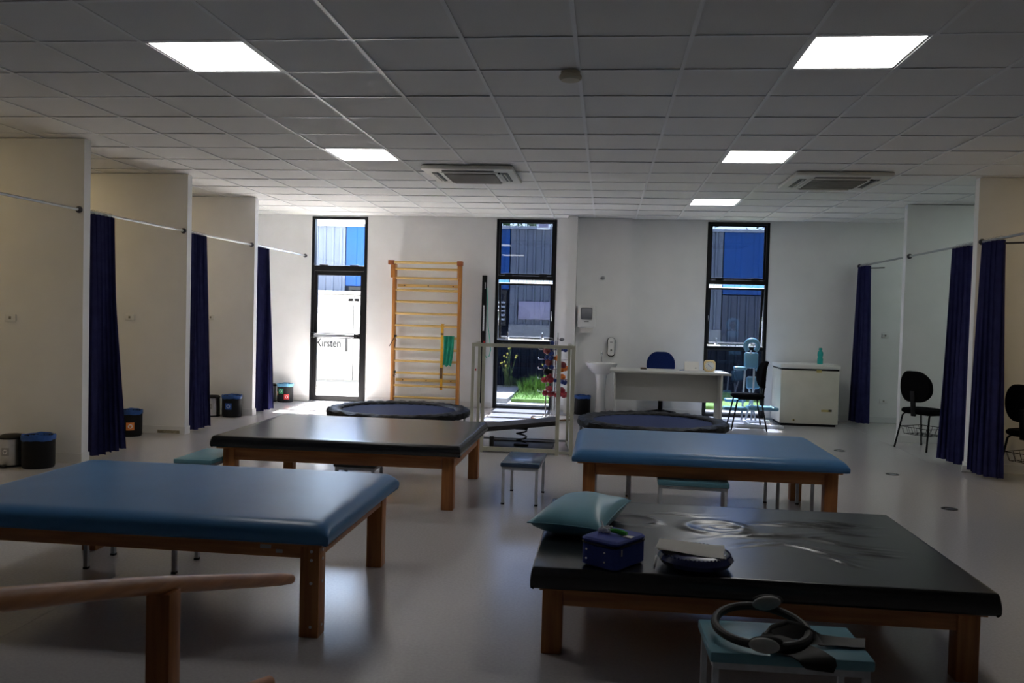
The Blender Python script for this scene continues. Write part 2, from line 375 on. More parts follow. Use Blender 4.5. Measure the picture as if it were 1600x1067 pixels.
x0, x1 = -4.74, -3.82
part('door_frame', 'black_metal', d, *frame_boxes(x0 + .001, x1 - .001, .001, 2.984, YW - .012, YW + .09, .05, .02, .04), bev=.003, smooth=0)
part('transom', 'black_metal', d, (x0 + .051, x1 - .051, YW - .01, YW + .08, 2.115, 2.20), bev=.003, smooth=0)
part('transom_pane', 'clear', d, (x0 + .051, x1 - .051, YW + .036, YW + .042, 2.20, 2.943), smooth=0)
part('latch', 'black_metal', d, (x0 + .14, x0 + .28, YW - .02, YW - .01, 2.19, 2.215), (x1 - .28, x1 - .14, YW - .02, YW - .01, 2.19, 2.215), bev=.003)
leaf = part('door_leaf', 'black_metal', d, *frame_boxes(x0 + .053, x1 - .053, .024, 2.112, YW, YW + .045, .05, .075, .07), (x0 + .10, x1 - .10, YW, YW + .045, 1.03, 1.115), bev=.003, smooth=0)
part('pane', 'clear', leaf, (x0 + .103, x1 - .103, YW + .018, YW + .024, .099, 1.03), smooth=0)
part('pane', 'clear', leaf, (x0 + .103, x1 - .103, YW + .018, YW + .024, 1.115, 2.042), smooth=0)
part('push_bar', 'steel', leaf, (x0 + .06, x1 - .16, YW - .075, YW - .03, 1.045, 1.10), bev=.008)
part('push_bar_end', 'plastic_black', leaf, (x0 + .02, x0 + .085, YW - .08, YW - .001, 1.03, 1.115), (x1 - .18, x1 - .12, YW - .08, YW - .001, 1.035, 1.11), bev=.008)
part('threshold', 'grey_metal', d, (x0 + .001, x1 - .001, YW - .03, YW + .149, 0, .018), bev=.004, smooth=0)

# ------------------------------------------------------------------ outdoors
b = B(); box(b, -26, 26, YW + .15, 60, -.3, -.06); g = struct('ground_outside', b, 'concrete')
b = B(); box(b, -20, 12, 16.0, 18.0, -.06, -.03, bev=.01); obj('planting_strip_soil', b, 'soil', g, 0)
lawn = B(); box(lawn, -1.62, 4.0, 14.9, 17.95, -.06, .0, bev=.01)
tag(obj('lawn', lawn, 'lawn', None, 0), 'short green lawn outside the middle window beside a concrete slab', 'lawn')
slab = B(); box(slab, -4.0, -1.66, 14.7, 17.0, -.06, .02, bev=.01)
tag(obj('concrete_slab', slab, 'concrete', None, 0), 'pale concrete slab outside the middle window left of the grass', 'paving')
gb = B()
def blade(bm, x, y, h, w, lean, az, z0=0.0):
    dx, dy = math.cos(az), math.sin(az); px, py = -dy * w, dx * w; pr = None
    for k in range(4):
        t = k / 3; ww = (1 - t) * .9 + .1
        c = Vector((x + dx * lean * t * t, y + dy * lean * t * t, z0 + h * (t - .25 * t * t * min(1, lean / h))))
        a, e = bm.verts.new(c + Vector((px * ww, py * ww, 0))), bm.verts.new(c - Vector((px * ww, py * ww, 0)))
        if pr: bm.faces.new((pr[0], pr[1], e, a))
        pr = (a, e)
for i in range(1500): blade(gb, random.uniform(-1.6, .2), random.uniform(15.0, 17.2), random.uniform(.04, .11), .006, random.uniform(.02, .07), random.uniform(0, 2 * PI))
o = obj('lawn_grass', gb, 'blade', None, 0); tag(o, 'fine sunlit grass growing on the lawn outside the middle window', 'grass'); o['kind'] = 'stuff'
gb = B()
for cx, cy, n, h in ((-1.15, 16.3, 200, .42), (-1.45, 16.4, 140, .36), (-.85, 16.4, 120, .30), (-1.0, 16.1, 60, .25)):
    for i in range(n): blade(gb, cx + random.gauss(0, .07), cy + random.gauss(0, .07), h * random.uniform(.5, 1), .010, random.uniform(.08, .36), random.uniform(0, 2 * PI))
tag(obj('grass_clump', gb, 'blade', None, 0), 'tall bright green tufted grass clump outside the middle window', 'plant')
for i, (cx, n, lab) in enumerate(((-1.95, 7, 'wispy yellow-flowered weed above the concrete slab outside the middle window'), (-1.05, 5, 'wispy yellow-flowered weed behind the green grass clump outside'))):
    t = thing('wildflower', lab, 'plant', (cx, 17.3, -.03))
    sb = B()
    for k in range(n * 2):
        a = random.uniform(0, 2 * PI); h = random.uniform(.35, .95); q = random.uniform(.05, .28)
        tip = (q * math.cos(a), q * math.sin(a) * .4, h)
        tube(sb, [(random.gauss(0, .05), random.gauss(0, .03), 0), (tip[0] * .5, tip[1] * .5, h * .6), tip], .004, 4)
        fb = B(); ball(fb, tip, .022, 6); obj('flower_head', fb, 'flower', t)
        for z in (.3, .5, .7): blade(sb, tip[0] * z, tip[1] * z, .08, .008, .06, random.uniform(0, 6), h * z)
    obj('stem', sb, 'weed', t)
# warehouse facade: ribbed sheets with real ribs
def ribbed(bm, x0, x1, z0, z1, y, pitch=.25, dep=.035):
    xs = []; x = x0
    prof = ((0, 0), (.62, 0), (.70, -dep), (.92, -dep), (1, 0))
    while x < x1 - 1e-6:
        for u, dy in prof[:-1]:
            if x + u * pitch < x1: xs.append((x + u * pitch, y + dy))
        x += pitch
    xs.append((x1, y))
    lo = [bm.verts.new((a, c, z0)) for a, c in xs]; hi = [bm.verts.new((a, c, z1)) for a, c in xs]
    for i in range(len(xs) - 1): bm.faces.new((lo[i], lo[i + 1], hi[i + 1], hi[i]))
FY = 18.0
bl = thing('warehouse', 'low metal-clad building with grey and blue ribbed walls across the yard', 'building', (0, FY, 0))
bm = B(); box(bm, -14, 10, .06, 6, -.05, 3.30); obj('core_wall', bm, 'clad_dark', bl, 0)
for x0_, x1_, z0_, z1_, m_ in ((-14, -5.66, .95, 3.30, 'clad_grey'), (-5.64, -2.06, 2.02, 3.30, 'clad_blue'), (-2.04, 2.38, 1.02, 3.30, 'clad_grey'), (2.40, 10, 2.02, 3.30, 'clad_blue'), (2.40, 10, .95, 2.0, 'clad_mid'), (-14, 10, -.05, .93, 'clad_dark')):
    bm = B(); ribbed(bm, x0_, x1_, z0_, z1_, 0, .18 if m_ != 'clad_blue' else .36, .035 if m_ != 'clad_blue' else .012); obj('ribbed_panel', bm, m_, bl, 0)
part('roof_flashing', 'flashing', bl, (-14, 10, -.09, .2, 3.30, 3.36), bev=.005, smooth=0)
part('wall_ledge', 'ledge', bl, (-2.04, 2.38, -.10, .05, .93, 1.28), bev=.005, smooth=0)
wf = part('window_frame', 'black_metal', bl, *[(a, c, -.06, .02, e, f) for a, c, _, _, e, f in frame_boxes(-5.55, -2.1, 1.25, 2.0, 0, 1, .07)], smooth=0)
part('window_glass', 'clad_dark', wf, (-5.48, -2.17, -.02, 0, 1.32, 1.93), smooth=0)
for k in range(5): part('louvre_slat', 'flashing', bl, (-2.55, -2.12, -.10, -.065, 1.36 + .09 * k, 1.40 + .09 * k), smooth=0)
sg = thing('wall_sign', 'pale blank sign board with a red disc fixed to the ribbed wall outside', 'sign', (-1.28, FY - .05, 1.58))
part('sign_board', 'sign', sg, (-.56, .56, -.03, 0, -.19, .19), bev=.004)
bm = B(); lathe(bm, [(.13, -.038), (.13, -.031)], (.50, 0, 0), 20, axis='Y'); obj('red_disc', bm, 'letter_red', sg)
fl = thing('floodlight', 'white floodlight on the roof edge seen through the middle window', 'lamp', (-1.34, FY - .22, 3.38))
part('lamp_housing', 'plastic_white', fl, (-.13, .13, -.05, .05, -.10, .12), bev=.015); part('bracket', 'steel', fl, (-.03, .03, -.02, .13, .12, .15), smooth=0)
part('lamp_glass', 'sign', fl, (-.10, .10, -.058, -.05, -.07, .09), bev=.002)
# electrical cabinet with sign
cb = thing('equipment_cabinet', 'large white metal cabinet with two doors and grey lettering outside the glass door', 'cabinet', (-5.36, 16.62, -.06))
part('cabinet_body', 'cabinet', cb, (-1.75, .95, .03, .9, .10, 1.86), bev=.01, smooth=0)
part('plinth', 'concrete', cb, (-1.8, 1.0, -.12, .95, 0, .10), bev=.01, smooth=0)
part('cabinet_top', 'cabinet', cb, (-1.80, 1.0, -.03, .95, 1.86, 1.93), bev=.01, smooth=0)
for xa, xb in ((-1.70, .325), (.335, .92)):
    dr = part('cabinet_door', 'cabinet', cb, (xa, xb, 0, .028, .14, 1.83), bev=.006, smooth=0)
    hx = xb - .06 if xa < 0 else xa + .06
    part('hinge', 'letter_grey', dr, (hx - .045, hx + .045, -.012, 0, 1.73, 1.78), bev=.003)
part('door_handle', 'plastic_grey', cb, (.37, .42, -.03, 0, .44, .47), bev=.006)
part('door_handle', 'plastic_black', cb, (.17, .215, -.035, 0, .72, 1.02), bev=.006)
for q in ((-.50, -.25), (.45, .70)): part('data_plate', 'paper', cb, (q[0], q[1], -.004, 0, 1.22, 1.44), smooth=0)
cu = bpy.data.curves.new('lettering', 'FONT'); cu.body = 'Kirsten'; cu.size = .235; cu.extrude = .003; cu.align_x = 'LEFT'
tmp = bpy.data.objects.new('lettering', cu); C.objects.link(tmp); dg = bpy.context.evaluated_depsgraph_get()
me = bpy.data.meshes.new_from_object(tmp.evaluated_get(dg)); bpy.data.objects.remove(tmp); me.materials.clear(); me.materials.append(M['letter_grey'])
lt = bpy.data.objects.new('lettering', me); C.objects.link(lt); lt.parent = cb; lt.location = (-.435, -.005, .80); lt.rotation_euler = (PI / 2, 0, 0); lt.scale = (.74, 1, 1)
lt['label'] = 'grey word Kirsten on the cabinet door'
bm = B(); vs = [bm.verts.new(p) for p in ((-.50, -.006, .86), (-.455, -.006, .86), (-.445, -.006, .99), (-.50, -.006, .99))]; bm.faces.new(vs); obj('red_mark', bm, 'letter_red', cb, 0)
bm = B(); x = -.18
while x < .13:
    wd = random.uniform(.02, .05); box(bm, x, x + wd, -.006, -.003, .735, .75); x += wd + .012
obj('small_print', bm, 'plastic_grey', cb, 0)['label'] = 'tiny illegible line of grey print'
# trees behind
def tree(x, y, h, r, label):
    t = thing('tree', label, 'tree', (x, y, -.06), 0, 'trees behind the warehouse')
    bm = B(); tube(bm, [(0, 0, 0), (.1, 0, h * .5), (0, .1, h * .85)], [.16, .12, .05], 8); obj('trunk', bm, 'bark', t)
    bm = B()
    for i in range(700):
        a, e = random.uniform(0, 2 * PI), random.uniform(-1, 1); q = r * random.uniform(.45, 1)
        c = Vector((q * math.cos(a) * math.sqrt(1 - e * e), q * math.sin(a) * math.sqrt(1 - e * e), h + q * e * .7)); s = random.uniform(.06, .14)
        u = Vector((random.gauss(0, 1), random.gauss(0, 1), random.gauss(0, 1))).normalized(); v = u.orthogonal().normalized() * s * .5; u = u * s
        bm.faces.new([bm.verts.new(c + u), bm.verts.new(c + v), bm.verts.new(c - u), bm.verts.new(c - v)])
    obj('foliage', bm, 'leaf', t, 0)
tree(-2.9, 27, 4.6, 1.3, 'leafy tree behind the roof edge, left in the middle window')
tree(.2, 28, 4.8, 1.2, 'leafy tree behind the roof edge, right in the middle window')
tree(5.6, 27, 4.7, 1.5, 'leafy tree above the blue wall in the right window')
tree(2.9, 28, 4.9, .8, 'small leafy tree at the left of the right window top')

# ------------------------------------------------------------------ curtain rods and curtains
def rod(x, y0, y1, label, z0=2.35, z1=2.35):
    t = thing('curtain_rod', label, 'curtain rod', (x, y0, z0), 0, 'curtain rods of the cubicles')
    bm = B(); tube(bm, [(0, 0, 0), (0, y1 - y0, z1 - z0)], .013, 10); obj('pole', bm, 'rod', t)
    for y, s in ((0, 1), (y1 - y0, -1)):
        bm = B(); lathe(bm, [(.032, y), (.032, y + s * .012), (.02, y + s * .03)], (0, 0, (z1 - z0) * (y > 0)), 14, axis='Y'); obj('end_flange', bm, 'dark_cap', t)
for a, c, l in ((LP[0] + .1, LP[1], 'steel curtain rod at the left edge, ending at the nearest partition'), (LP[1] + .1, LP[2], 'steel curtain rod between the nearest and second left partitions'),
                (LP[2] + .1, LP[3], 'steel curtain rod between the second and third left partitions'), (LP[3] + .1, YW, 'thin steel curtain rod beside the glass door, farthest left')):
    rod(-4.85, a + .001, c - .001, l)
for a, c, l in ((RP[0] + .1, RP[1], 'steel curtain rod at the right edge of view'), (RP[1] + .1, RP[2], 'steel curtain rod between the two right partitions'), (RP[2] + .1, YW, 'steel curtain rod from right rear partition to back wall')):
    rod(3.78, a + .001, c - .001, l, 2.35, 2.35)
def curtain(x, yt0, yt1, yb0, yb1, label, folds=5, ztop=2.333, zbot=.035, amp=.09, side=1):
    t = thing('curtain', label, 'curtain', (x, 0, 0), 0, 'navy cubicle curtains')
    bm = B(); n = folds * 40; rows = 14; G = []
    ph = random.uniform(0, 6); wob = [random.uniform(.7, 1.3) for _ in range(folds + 2)]
    for j in range(rows + 1):
        v = j / rows; z = ztop + (zbot - ztop) * v; e = v ** 1.4; row = []
        for i in range(n + 1):
            u = i / n; k = u * folds; w_ = wob[int(k)] * (1 - (k % 1)) + wob[int(k) + 1] * (k % 1)
            y0 = yt0 + (yb0 - yt0) * e; y1 = yt1 + (yb1 - yt1) * e
            sn = math.sin(2 * PI * k + .5 * math.sin(3 * v + u * 1.6)); xo = sn * amp * w_ * (.5 + .6 * v)
            yo = .35 * math.sin(4 * PI * k) * (y1 - y0) / folds * .3 + .013 * (.5 + .5 * v) * math.sin(xo / (.062 + .006 * v) * 2 * PI + ph + int(k))
            row.append(bm.verts.new((xo, y0 + (y1 - y0) * u + yo, z + .004 * math.sin(k * 3 + ph) * v)))
        G.append(row)
    for j in range(rows):
        for i in range(n): bm.faces.new((G[j][i], G[j][i + 1], G[j + 1][i + 1], G[j + 1][i]))
    bmesh.ops.solidify(bm, geom=bm.faces[:], thickness=.004)
    obj('cloth', bm, 'curtain', t, 60)
    for k in range(folds):
        y = yt0 + (yt1 - yt0) * (k + .5) / folds
        bm = B(); tube(bm, [(math.cos(a) * .022, y, 2.352 + math.sin(a) * .022) for a in [2 * PI * q / 10 for q in range(10)]], .003, 5, closed=True); obj('ring', bm, 'rod', t)
curtain(-4.85, 7.55, 7.90, 7.56, 8.10, 'bunched navy curtain behind the nearest left partition')
curtain(-4.85, 9.49, 9.86, 9.50, 9.95, 'bunched navy curtain behind the second left partition, beside the two bins')
curtain(-4.85, 11.38, 11.76, 11.40, 11.88, 'bunched navy curtain at the third left partition, nearest the glass door')
curtain(3.78, 12.86, 13.24, 12.84, 13.24, 'bunched navy curtain right of the chest freezer')
curtain(3.78, 9.33, 9.76, 9.30, 9.80, 'bunched navy curtain behind the right front partition', 5)
curtain(3.78, 8.66, 9.05, 8.60, 9.06, 'bunched navy curtain in front of the right front partition end', 5)
for (x, y, l) in ((3.86, 8.62, 'dark curtain tie hook sticking out at the top of the right front curtain'), (3.86, 12.83, 'dark curtain tie hook at the top of the curtain by the freezer')):
    t = thing('tie_hook', l, 'hook', (x - .06, y, 2.30)); bm = B(); tube(bm, [(0, .06, 0), (.10, 0, 0), (.19, -.01, .004)], .010, 6); obj('hook_arm', bm, 'dark_cap', t)

# ------------------------------------------------------------------ treatment tables
def pad(bm, x0, x1, y0, y1, z0, H, r, crown=0.0, wr=None, nx=44, ny=34):
    def ax(a, c, n):
        o = [a]; rr = r
        for k in range(1, 9): o.append(a + rr * (1 - math.cos(k / 8 * PI / 2)))
        m_ = n - 16
        for k in range(1, m_): o.append(a + rr + (c - a - 2 * rr) * k / m_)
        for k in range(8, 0, -1): o.append(c - rr * (1 - math.cos(k / 8 * PI / 2)))
        o.append(c); return o
    X, Y = ax(x0, x1, nx), ax(y0, y1, ny); g = []
    def prof(d_):
        t = min(1, d_ / r); return math.sqrt(max(0, 1 - (1 - t) ** 2))
    lo = H * .40
    for y in Y:
        row = []
        for x in X:
            dx, dy = min(x - x0, x1 - x), min(y - y0, y1 - y)
            px, py = prof(dx), prof(dy); h = lo + (H - lo) * min(px * py, 1)
            u, v = 2 * (x - x0) / (x1 - x0) - 1, 2 * (y - y0) / (y1 - y0) - 1
            h += crown * (1 - u * u) * (1 - v * v)
            if wr: h += wr(x, y) * min(1, dx / .1) * min(1, dy / .1)
            row.append(bm.verts.new((x, y, z0 + h)))
        g.append(row)
    for j in range(len(Y) - 1):
        for i in range(len(X) - 1): bm.faces.new((g[j][i], g[j][i + 1], g[j + 1][i + 1], g[j + 1][i]))
    edge = [g[0][i] for i in range(len(X))] + [g[j][-1] for j in range(1, len(Y))] + [g[-1][i] for i in range(len(X) - 2, -1, -1)] + [g[j][0] for j in range(len(Y) - 2, 0, -1)]
    cx, cy = (x0 + x1) / 2, (y0 + y1) / 2; n = len(edge); prev = edge
    for z, ins in ((lo * .45, 0.0), (lo * .12, .006), (0, .016)):
        cur = []
        for e in edge:
            sx = -ins if e.co.x > cx + (x1 - x0) / 2 - .001 else (ins if e.co.x < cx - (x1 - x0) / 2 + .001 else 0)
            sy = -ins if e.co.y > cy + (y1 - y0) / 2 - .001 else (ins if e.co.y < cy - (y1 - y0) / 2 + .001 else 0)
            cur.append(bm.verts.new((e.co.x + sx, e.co.y + sy, z0 + z)))
        for k in range(n): bm.faces.new((prev[k], prev[(k + 1) % n], cur[(k + 1) % n], cur[k]))
        prev = cur
    bm.faces.new(prev)
def table(label, lx0, lx1, ly0, ly1, legz, railz, mx0, mx1, my0, my1, mz, H, r, crown, m, leg=.09, wr=None, nx=44, ny=34, bolts=False, plate=False):
    t = thing('treatment_table', label, 'table', ((lx0 + lx1) / 2, (ly0 + ly1) / 2, 0)); ox, oy = t.location.x, t.location.y
    X0, X1, Y0, Y1 = lx0 - ox, lx1 - ox, ly0 - oy, ly1 - oy
    for i, (x, y) in enumerate(((X0, Y0), (X1 - leg, Y0), (X0, Y1 - leg), (X1 - leg, Y1 - leg))):
        l = part('leg', 'wood_z', t, (x, x + leg, y, y + leg, 0, legz), bev=.004)
        if bolts and i == 1:
            for zz in (legz - .03, legz - .07, .25, .05):
                bm = B(); lathe(bm, [(.007, y - .003), (.007, y + .001)], (x + leg * .6, 0, zz), 8, axis='Y'); obj('bolt', bm, 'steel', l)
                bm = B(); lathe(bm, [(.007, x + leg - .001), (.007, x + leg + .003)], (0, y + leg * .5, zz), 8, axis='X'); obj('bolt', bm, 'steel', l)
    part('front_rail', 'wood_x', t, (X0 + leg + .001, X1 - leg - .001, Y0 + .008, Y0 + .045, railz, legz - .001), bev=.003)
    part('back_rail', 'wood_x', t, (X0 + leg + .001, X1 - leg - .001, Y1 - .045, Y1 - .008, railz, legz - .001), bev=.003)
    for a in (X0 + .008, X1 - .045): part('side_rail', 'wood_x', t, (a, a + .037, Y0 + leg + .001, Y1 - leg - .001, railz, legz - .001), bev=.003)
    if plate:
        part('name_plate', 'stk_grey', t, (X1 - leg - .19, X1 - leg - .14, Y0 + .004, Y0 + .009, legz - .028, legz - .008), smooth=0)
        part('name_plate', 'stk_grey', t, (X1 - leg - .115, X1 - leg - .085, Y0 + .004, Y0 + .009, legz - .045, legz - .03), smooth=0)
    part('base_board', 'wood_x', t, (mx0 - ox + .04, mx1 - ox - .04, my0 - oy + .03, my1 - oy - .03, legz, mz), smooth=0)
    bm = B(); pad(bm, mx0 - ox, mx1 - ox, my0 - oy, my1 - oy, mz, H, r, crown, wr, nx, ny)
    obj('mattress', bm, m, t, 50)
    return t
table('blue padded wooden treatment table, nearest on the left', -3.10, -1.25, 3.68, 4.86, .425, .36, -3.16, -1.19, 3.62, 4.92, .437, .098, .085, .012, 'vinyl_blue', bolts=True, plate=True)
table('black padded wooden treatment table in the middle left, before the trampoline', -2.91, -1.10, 6.26, 7.60, .40, .31, -2.99, -1.04, 6.20, 7.70, .412, .085, .022, .004, 'vinyl_black')
table('blue padded wooden treatment table in the middle right', -.13, 1.66, 6.15, 7.32, .43, .345, -.21, 1.72, 6.08, 7.38, .442, .085, .08, .008, 'vinyl_blue')
def g1(t, s): return math.exp(-(t / s) ** 2)
def wrinkle(x, y):   # local coordinates of the table, centre (.675, 4.34)
    x += .675; y += 4.34; h = 0.0
    q = math.hypot((x - .60) / .15, (y - 4.50) / .13); h += .007 * g1(q - 1, .26) - .005 * g1(q, .6)
    q = math.hypot((x - .66) / .09, (y - 4.50) / .045); h += .004 * g1(q - 1, .35)
    q = math.hypot((x - .17) / .13, (y - 4.56) / .12); h += .005 * g1(q - 1, .25) * (y > 4.5 or .4)
    for cx, cy, L, a, am in ((1.15, 4.66, .30, .02, .009), (1.3, 4.72, .20, -.08, .007), (1.2, 4.58, .25, -.25, .006), (.92, 4.38, .32, .28, .008), (1.15, 4.30, .3, -.35, .007), (1.02, 4.15, .26, -.5, .006),
                             (1.28, 4.5, .16, .1, .006), (.8, 4.2, .2, .6, .005), (.45, 4.75, .25, .05, .004), (1.1, 3.98, .14, -.7, .006), (1.3, 4.12, .12, .1, .006), (.75, 4.35, .3, .35, .006), (.95, 4.62, .2, .15, .006)):
        u = (x - cx) * math.cos(a) + (y - cy) * math.sin(a); v = -(x - cx) * math.sin(a) + (y - cy) * math.cos(a) + .02 * math.sin(u * 14)
        h += am * (g1(v, .014) - .5 * g1(v - .03, .02)) * g1(u, L * .6)
    return h * 1.15
table('black padded wooden treatment table nearest on the right, with wrinkled top', -.24, 1.59, 3.69, 4.99, .295, .215, -.29, 1.64, 3.62, 5.04, .305, .095, .014, .003, 'vinyl_black', wr=wrinkle, nx=180, ny=140)

# ------------------------------------------------------------------ stools
def stool(cx, cy, rz, seat, label, W_=.54, D_=.32, H=.33, leg='stool_metal', th=.035):
    t = thing('stool', label, 'stool', (cx, cy, 0), rz, 'low padded stools')
    part('seat', seat, t, (-W_ / 2, W_ / 2, -D_ / 2, D_ / 2, H - th, H), bev=.009)
    part('seat_frame', leg, t, *[(a, c, e, f, H - th - .024, H - th - .001) for a, c, e, f in ((-W_ / 2 + .012, W_ / 2 - .012, -D_ / 2 + .012, -D_ / 2 + .032), (-W_ / 2 + .012, W_ / 2 - .012, D_ / 2 - .032, D_ / 2 - .012), (-W_ / 2 + .012, -W_ / 2 + .032, -D_ / 2 + .032, D_ / 2 - .032), (W_ / 2 - .032, W_ / 2 - .012, -D_ / 2 + .032, D_ / 2 - .032))], smooth=0)
    for sx in (-1, 1):
        for sy in (-1, 1):
            x, y = sx * (W_ / 2 - .023), sy * (D_ / 2 - .023)
            l = part('leg', leg, t, (x - .011, x + .011, y - .011, y + .011, .012, H - th - .025), smooth=0)
            part('foot_cap', 'plastic_black', l, (x - .013, x + .013, y - .013, y + .013, 0, .012), smooth=0)
    return t
stool(.675, 3.16, 0.02, 'vinyl_teal', 'teal padded stool in the foreground holding the exercise ring', .56, .33, .33, th=.04)
stool(-.62, 6.83, PI / 2 - .03, 'vinyl_navy', 'dark blue padded stool standing alone between the two middle tables', .56, .31, leg='stool_metal')
stool(-2.60, 4.58, 0.02, 'vinyl_teal', 'stool under the near left blue table, only its legs showing', .56, .32)
stool(-3.07, 6.35, PI / 2, 'vinyl_teal', 'teal padded stool at the left end of the black middle table', .54, .30)
stool(-1.93, 6.62, 0, 'vinyl_black', 'black seated stool tucked under the black middle table', .34, .30, .30, th=.05)
stool(.09, 6.84, PI / 2, 'vinyl_teal', 'stool at the left under the middle right blue table', .56, .31)
stool(.66, 6.22, -.04, 'vinyl_teal', 'teal stool in the middle under the front rail of the right blue table', .50, .28, .335)
stool(1.47, 6.86, PI / 2, 'vinyl_teal', 'stool at the right under the middle right blue table', .54, .30)

# ------------------------------------------------------------------ items on the near right table
TZ = .407
t = thing('pillow', 'teal vinyl pillow lying at the left end of the near black table', 'pillow', (-.09, 4.42, TZ + .006), -.22)
bm = B(); n = 24; top = []; bot = []
for j in range(n + 1):
    ra, rb = [], []
    for i in range(n + 1):
        u, v = 2 * i / n - 1, 2 * j / n - 1
        pz = (max(0, 1 - abs(u) ** 2.6) ** .5) * (max(0, 1 - abs(v) ** 2.6) ** .5)
        pinch = 1 - .07 * (1 - u * u) * abs(v) - 0; pin2 = 1 - .07 * (1 - v * v) * abs(u)
        x, y = u * .185 * pin2, v * .36 * pinch
        zz = .062 + .062 * pz + .006 * math.sin(u * 5 + v * 3) * pz
        ra.append(bm.verts.new((x, y, zz))); rb.append(bm.verts.new((x, y, max(.0, .060 - .06 * min(1, pz * 1.6)))))
    top.append(ra); bot.append(rb)
for A, f in ((top, 1), (bot, -1)):
    for j in range(n):
        for i in range(n):
            q = (A[j][i], A[j][i + 1], A[j + 1][i + 1], A[j + 1][i]); bm.faces.new(q if f > 0 else q[::-1])
def rim(A): return [A[0][i] for i in range(n + 1)] + [A[j][n] for j in range(1, n + 1)] + [A[n][i] for i in range(n - 1, -1, -1)] + [A[j][0] for j in range(n - 1, 0, -1)]
ra, rb = rim(top), rim(bot)
for k in range(len(ra)): bm.faces.new((ra[k], ra[(k + 1) % len(ra)], rb[(k + 1) % len(ra)], rb[k]))
seam = [tuple(v.co + Vector((0, 0, -.001))) for v in ra]
obj('cover', bm, 'vinyl_teal', t, 60)
bm = B(); tube(bm, seam, .0035, 6, closed=True); obj('piping', bm, 'vinyl_teal', t)
t = thing('case', 'navy fabric carry case with white studs on the near black table', 'case', (.065, 3.75, TZ), -.60)
def rrect(w, d, r, k=5):
    o = []
    for cx, cy, a in ((w / 2 - r, d / 2 - r, 0), (-w / 2 + r, d / 2 - r, PI / 2), (-w / 2 + r, -d / 2 + r, PI), (w / 2 - r, -d / 2 + r, 1.5 * PI)):
        for q in range(k + 1): o.append((cx + r * math.cos(a + q / k * PI / 2), cy + r * math.sin(a + q / k * PI / 2)))
    return o
def prism(bm, pts, z0, z1, bev=.006):
    rings = []
    def ring(z, s):
        return [bm.verts.new((x * s, y * s, z)) for x, y in pts]
    s = 1 - bev / max(abs(p[0]) for p in pts)
    rings = [ring(z0, s), ring(z0 + bev, 1), ring(z1 - bev, 1), ring(z1, s)]
    for a, c in zip(rings, rings[1:]):
        for k in range(len(pts)): bm.faces.new((a[k], a[(k + 1) % len(pts)], c[(k + 1) % len(pts)], c[k]))
    bm.faces.new(rings[0][::-1]); bm.faces.new(rings[-1])
# the case: corner turned to the viewer
bm = B(); prism(bm, rrect(.19, .24, .03), 0, .096); obj('case_body', bm, 'navy_case', t)
bm = B(); prism(bm, rrect(.194, .244, .03), .100, .122, .008); obj('case_lid', bm, 'navy_case', t)
bm = B(); tube(bm, [(x, y, .098) for x, y in rrect(.193, .243, .03)], .0025, 5, closed=True); obj('zip', bm, 'plastic_black', t)
for y in (-.06, .035):
    for z in (.03, .07): bm = B(); ball(bm, (y, -.1215, z), .0042, 8); obj('stud', bm, 'print_white', t)
part('zip_pull', 'steel', t, (.0955, .0985, -.085, -.077, .060, .088), bev=.001)
t = thing('tulle_flower', 'white tulle flower with green stem lying on the navy case', 'ornament', (.045, 3.76, TZ + .1235), -.45)
bm = B()
for k in range(26):
    a = random.uniform(0, 2 * PI); q = random.uniform(.006, .03); ball(bm, (q * math.cos(a) - .02, q * math.sin(a), .008 + random.uniform(0, .018)), random.uniform(.005, .011), 6, (1, .5, 1.2))
tube(bm, [(-.03, .01, .01), (-.05, .02, .045)], [.006, .003], 6)
obj('petals', bm, 'white_fabric', t)
bm = B(); tube(bm, [(.0, 0, .012), (.03, 0, .016), (.06, .002, .012), (.085, .0, .012)], [.006, .011, .013, .008], 8); obj('wrapped_stem', bm, 'green', t)
part('tag_card', 'paper', t, (.075, .115, -.022, .012, .0005, .002), smooth=0)
t = thing('balance_disc', 'navy inflatable balance disc on the near black table under the papers', 'balance disc', (.425, 3.78, TZ))
bm = B(); lathe(bm, [(.001, 0), (.11, .002), (.15, .012), (.165, .034), (.15, .055), (.125, .062), (.09, .060), (.001, .058)], n=40, cap=False); obj('disc_body', bm, 'navy_rubber', t)
bm = B()
for k in range(52):
    a = 2 * PI * k / 52; ball(bm, (.148 * math.cos(a), .148 * math.sin(a), .056), .0055, 6)
obj('nubs', bm, 'navy_rubber', t)
for k, (ang, dz, lab) in enumerate(((-.10, .064, 'cream sheet of paper, the lower one on the balance disc'), (-.16, .067, 'white sheet of paper on top of the balance disc'))):
    bm = B(); nn = 10; Gd = []
    for j in range(nn + 1):
        Gd.append([bm.verts.new((-.145 + .29 * i / nn, -.105 + .21 * j / nn, .004 * math.sin(i * .5 + k) + .012 * max(0, (nn - i - j) / nn) ** 2)) for i in range(nn + 1)])
    for j in range(nn):
        for i in range(nn): bm.faces.new((Gd[j][i], Gd[j][i + 1], Gd[j + 1][i + 1], Gd[j + 1][i]))
    bmesh.ops.solidify(bm, geom=bm.faces[:], thickness=.0012)
    tag(obj('paper_sheet', bm, 'paper', None, 60, (.41 - .006 * k, 3.80, TZ + dz), ang), lab, 'paper')
t = thing('pencil', 'white pencil lying beside the balance disc on the near black table', 'pencil', (.253, 3.80, TZ + .004), -.12)
bm = B(); tube(bm, [(0, -.075, 0), (0, .075, 0)], .0038, 6); obj('barrel', bm, 'print_white', t)
bm = B(); tube(bm, [(0, .075, 0), (0, .09, 0)], [.0038, .0006], 6); obj('tip', bm, 'plastic_black', t)

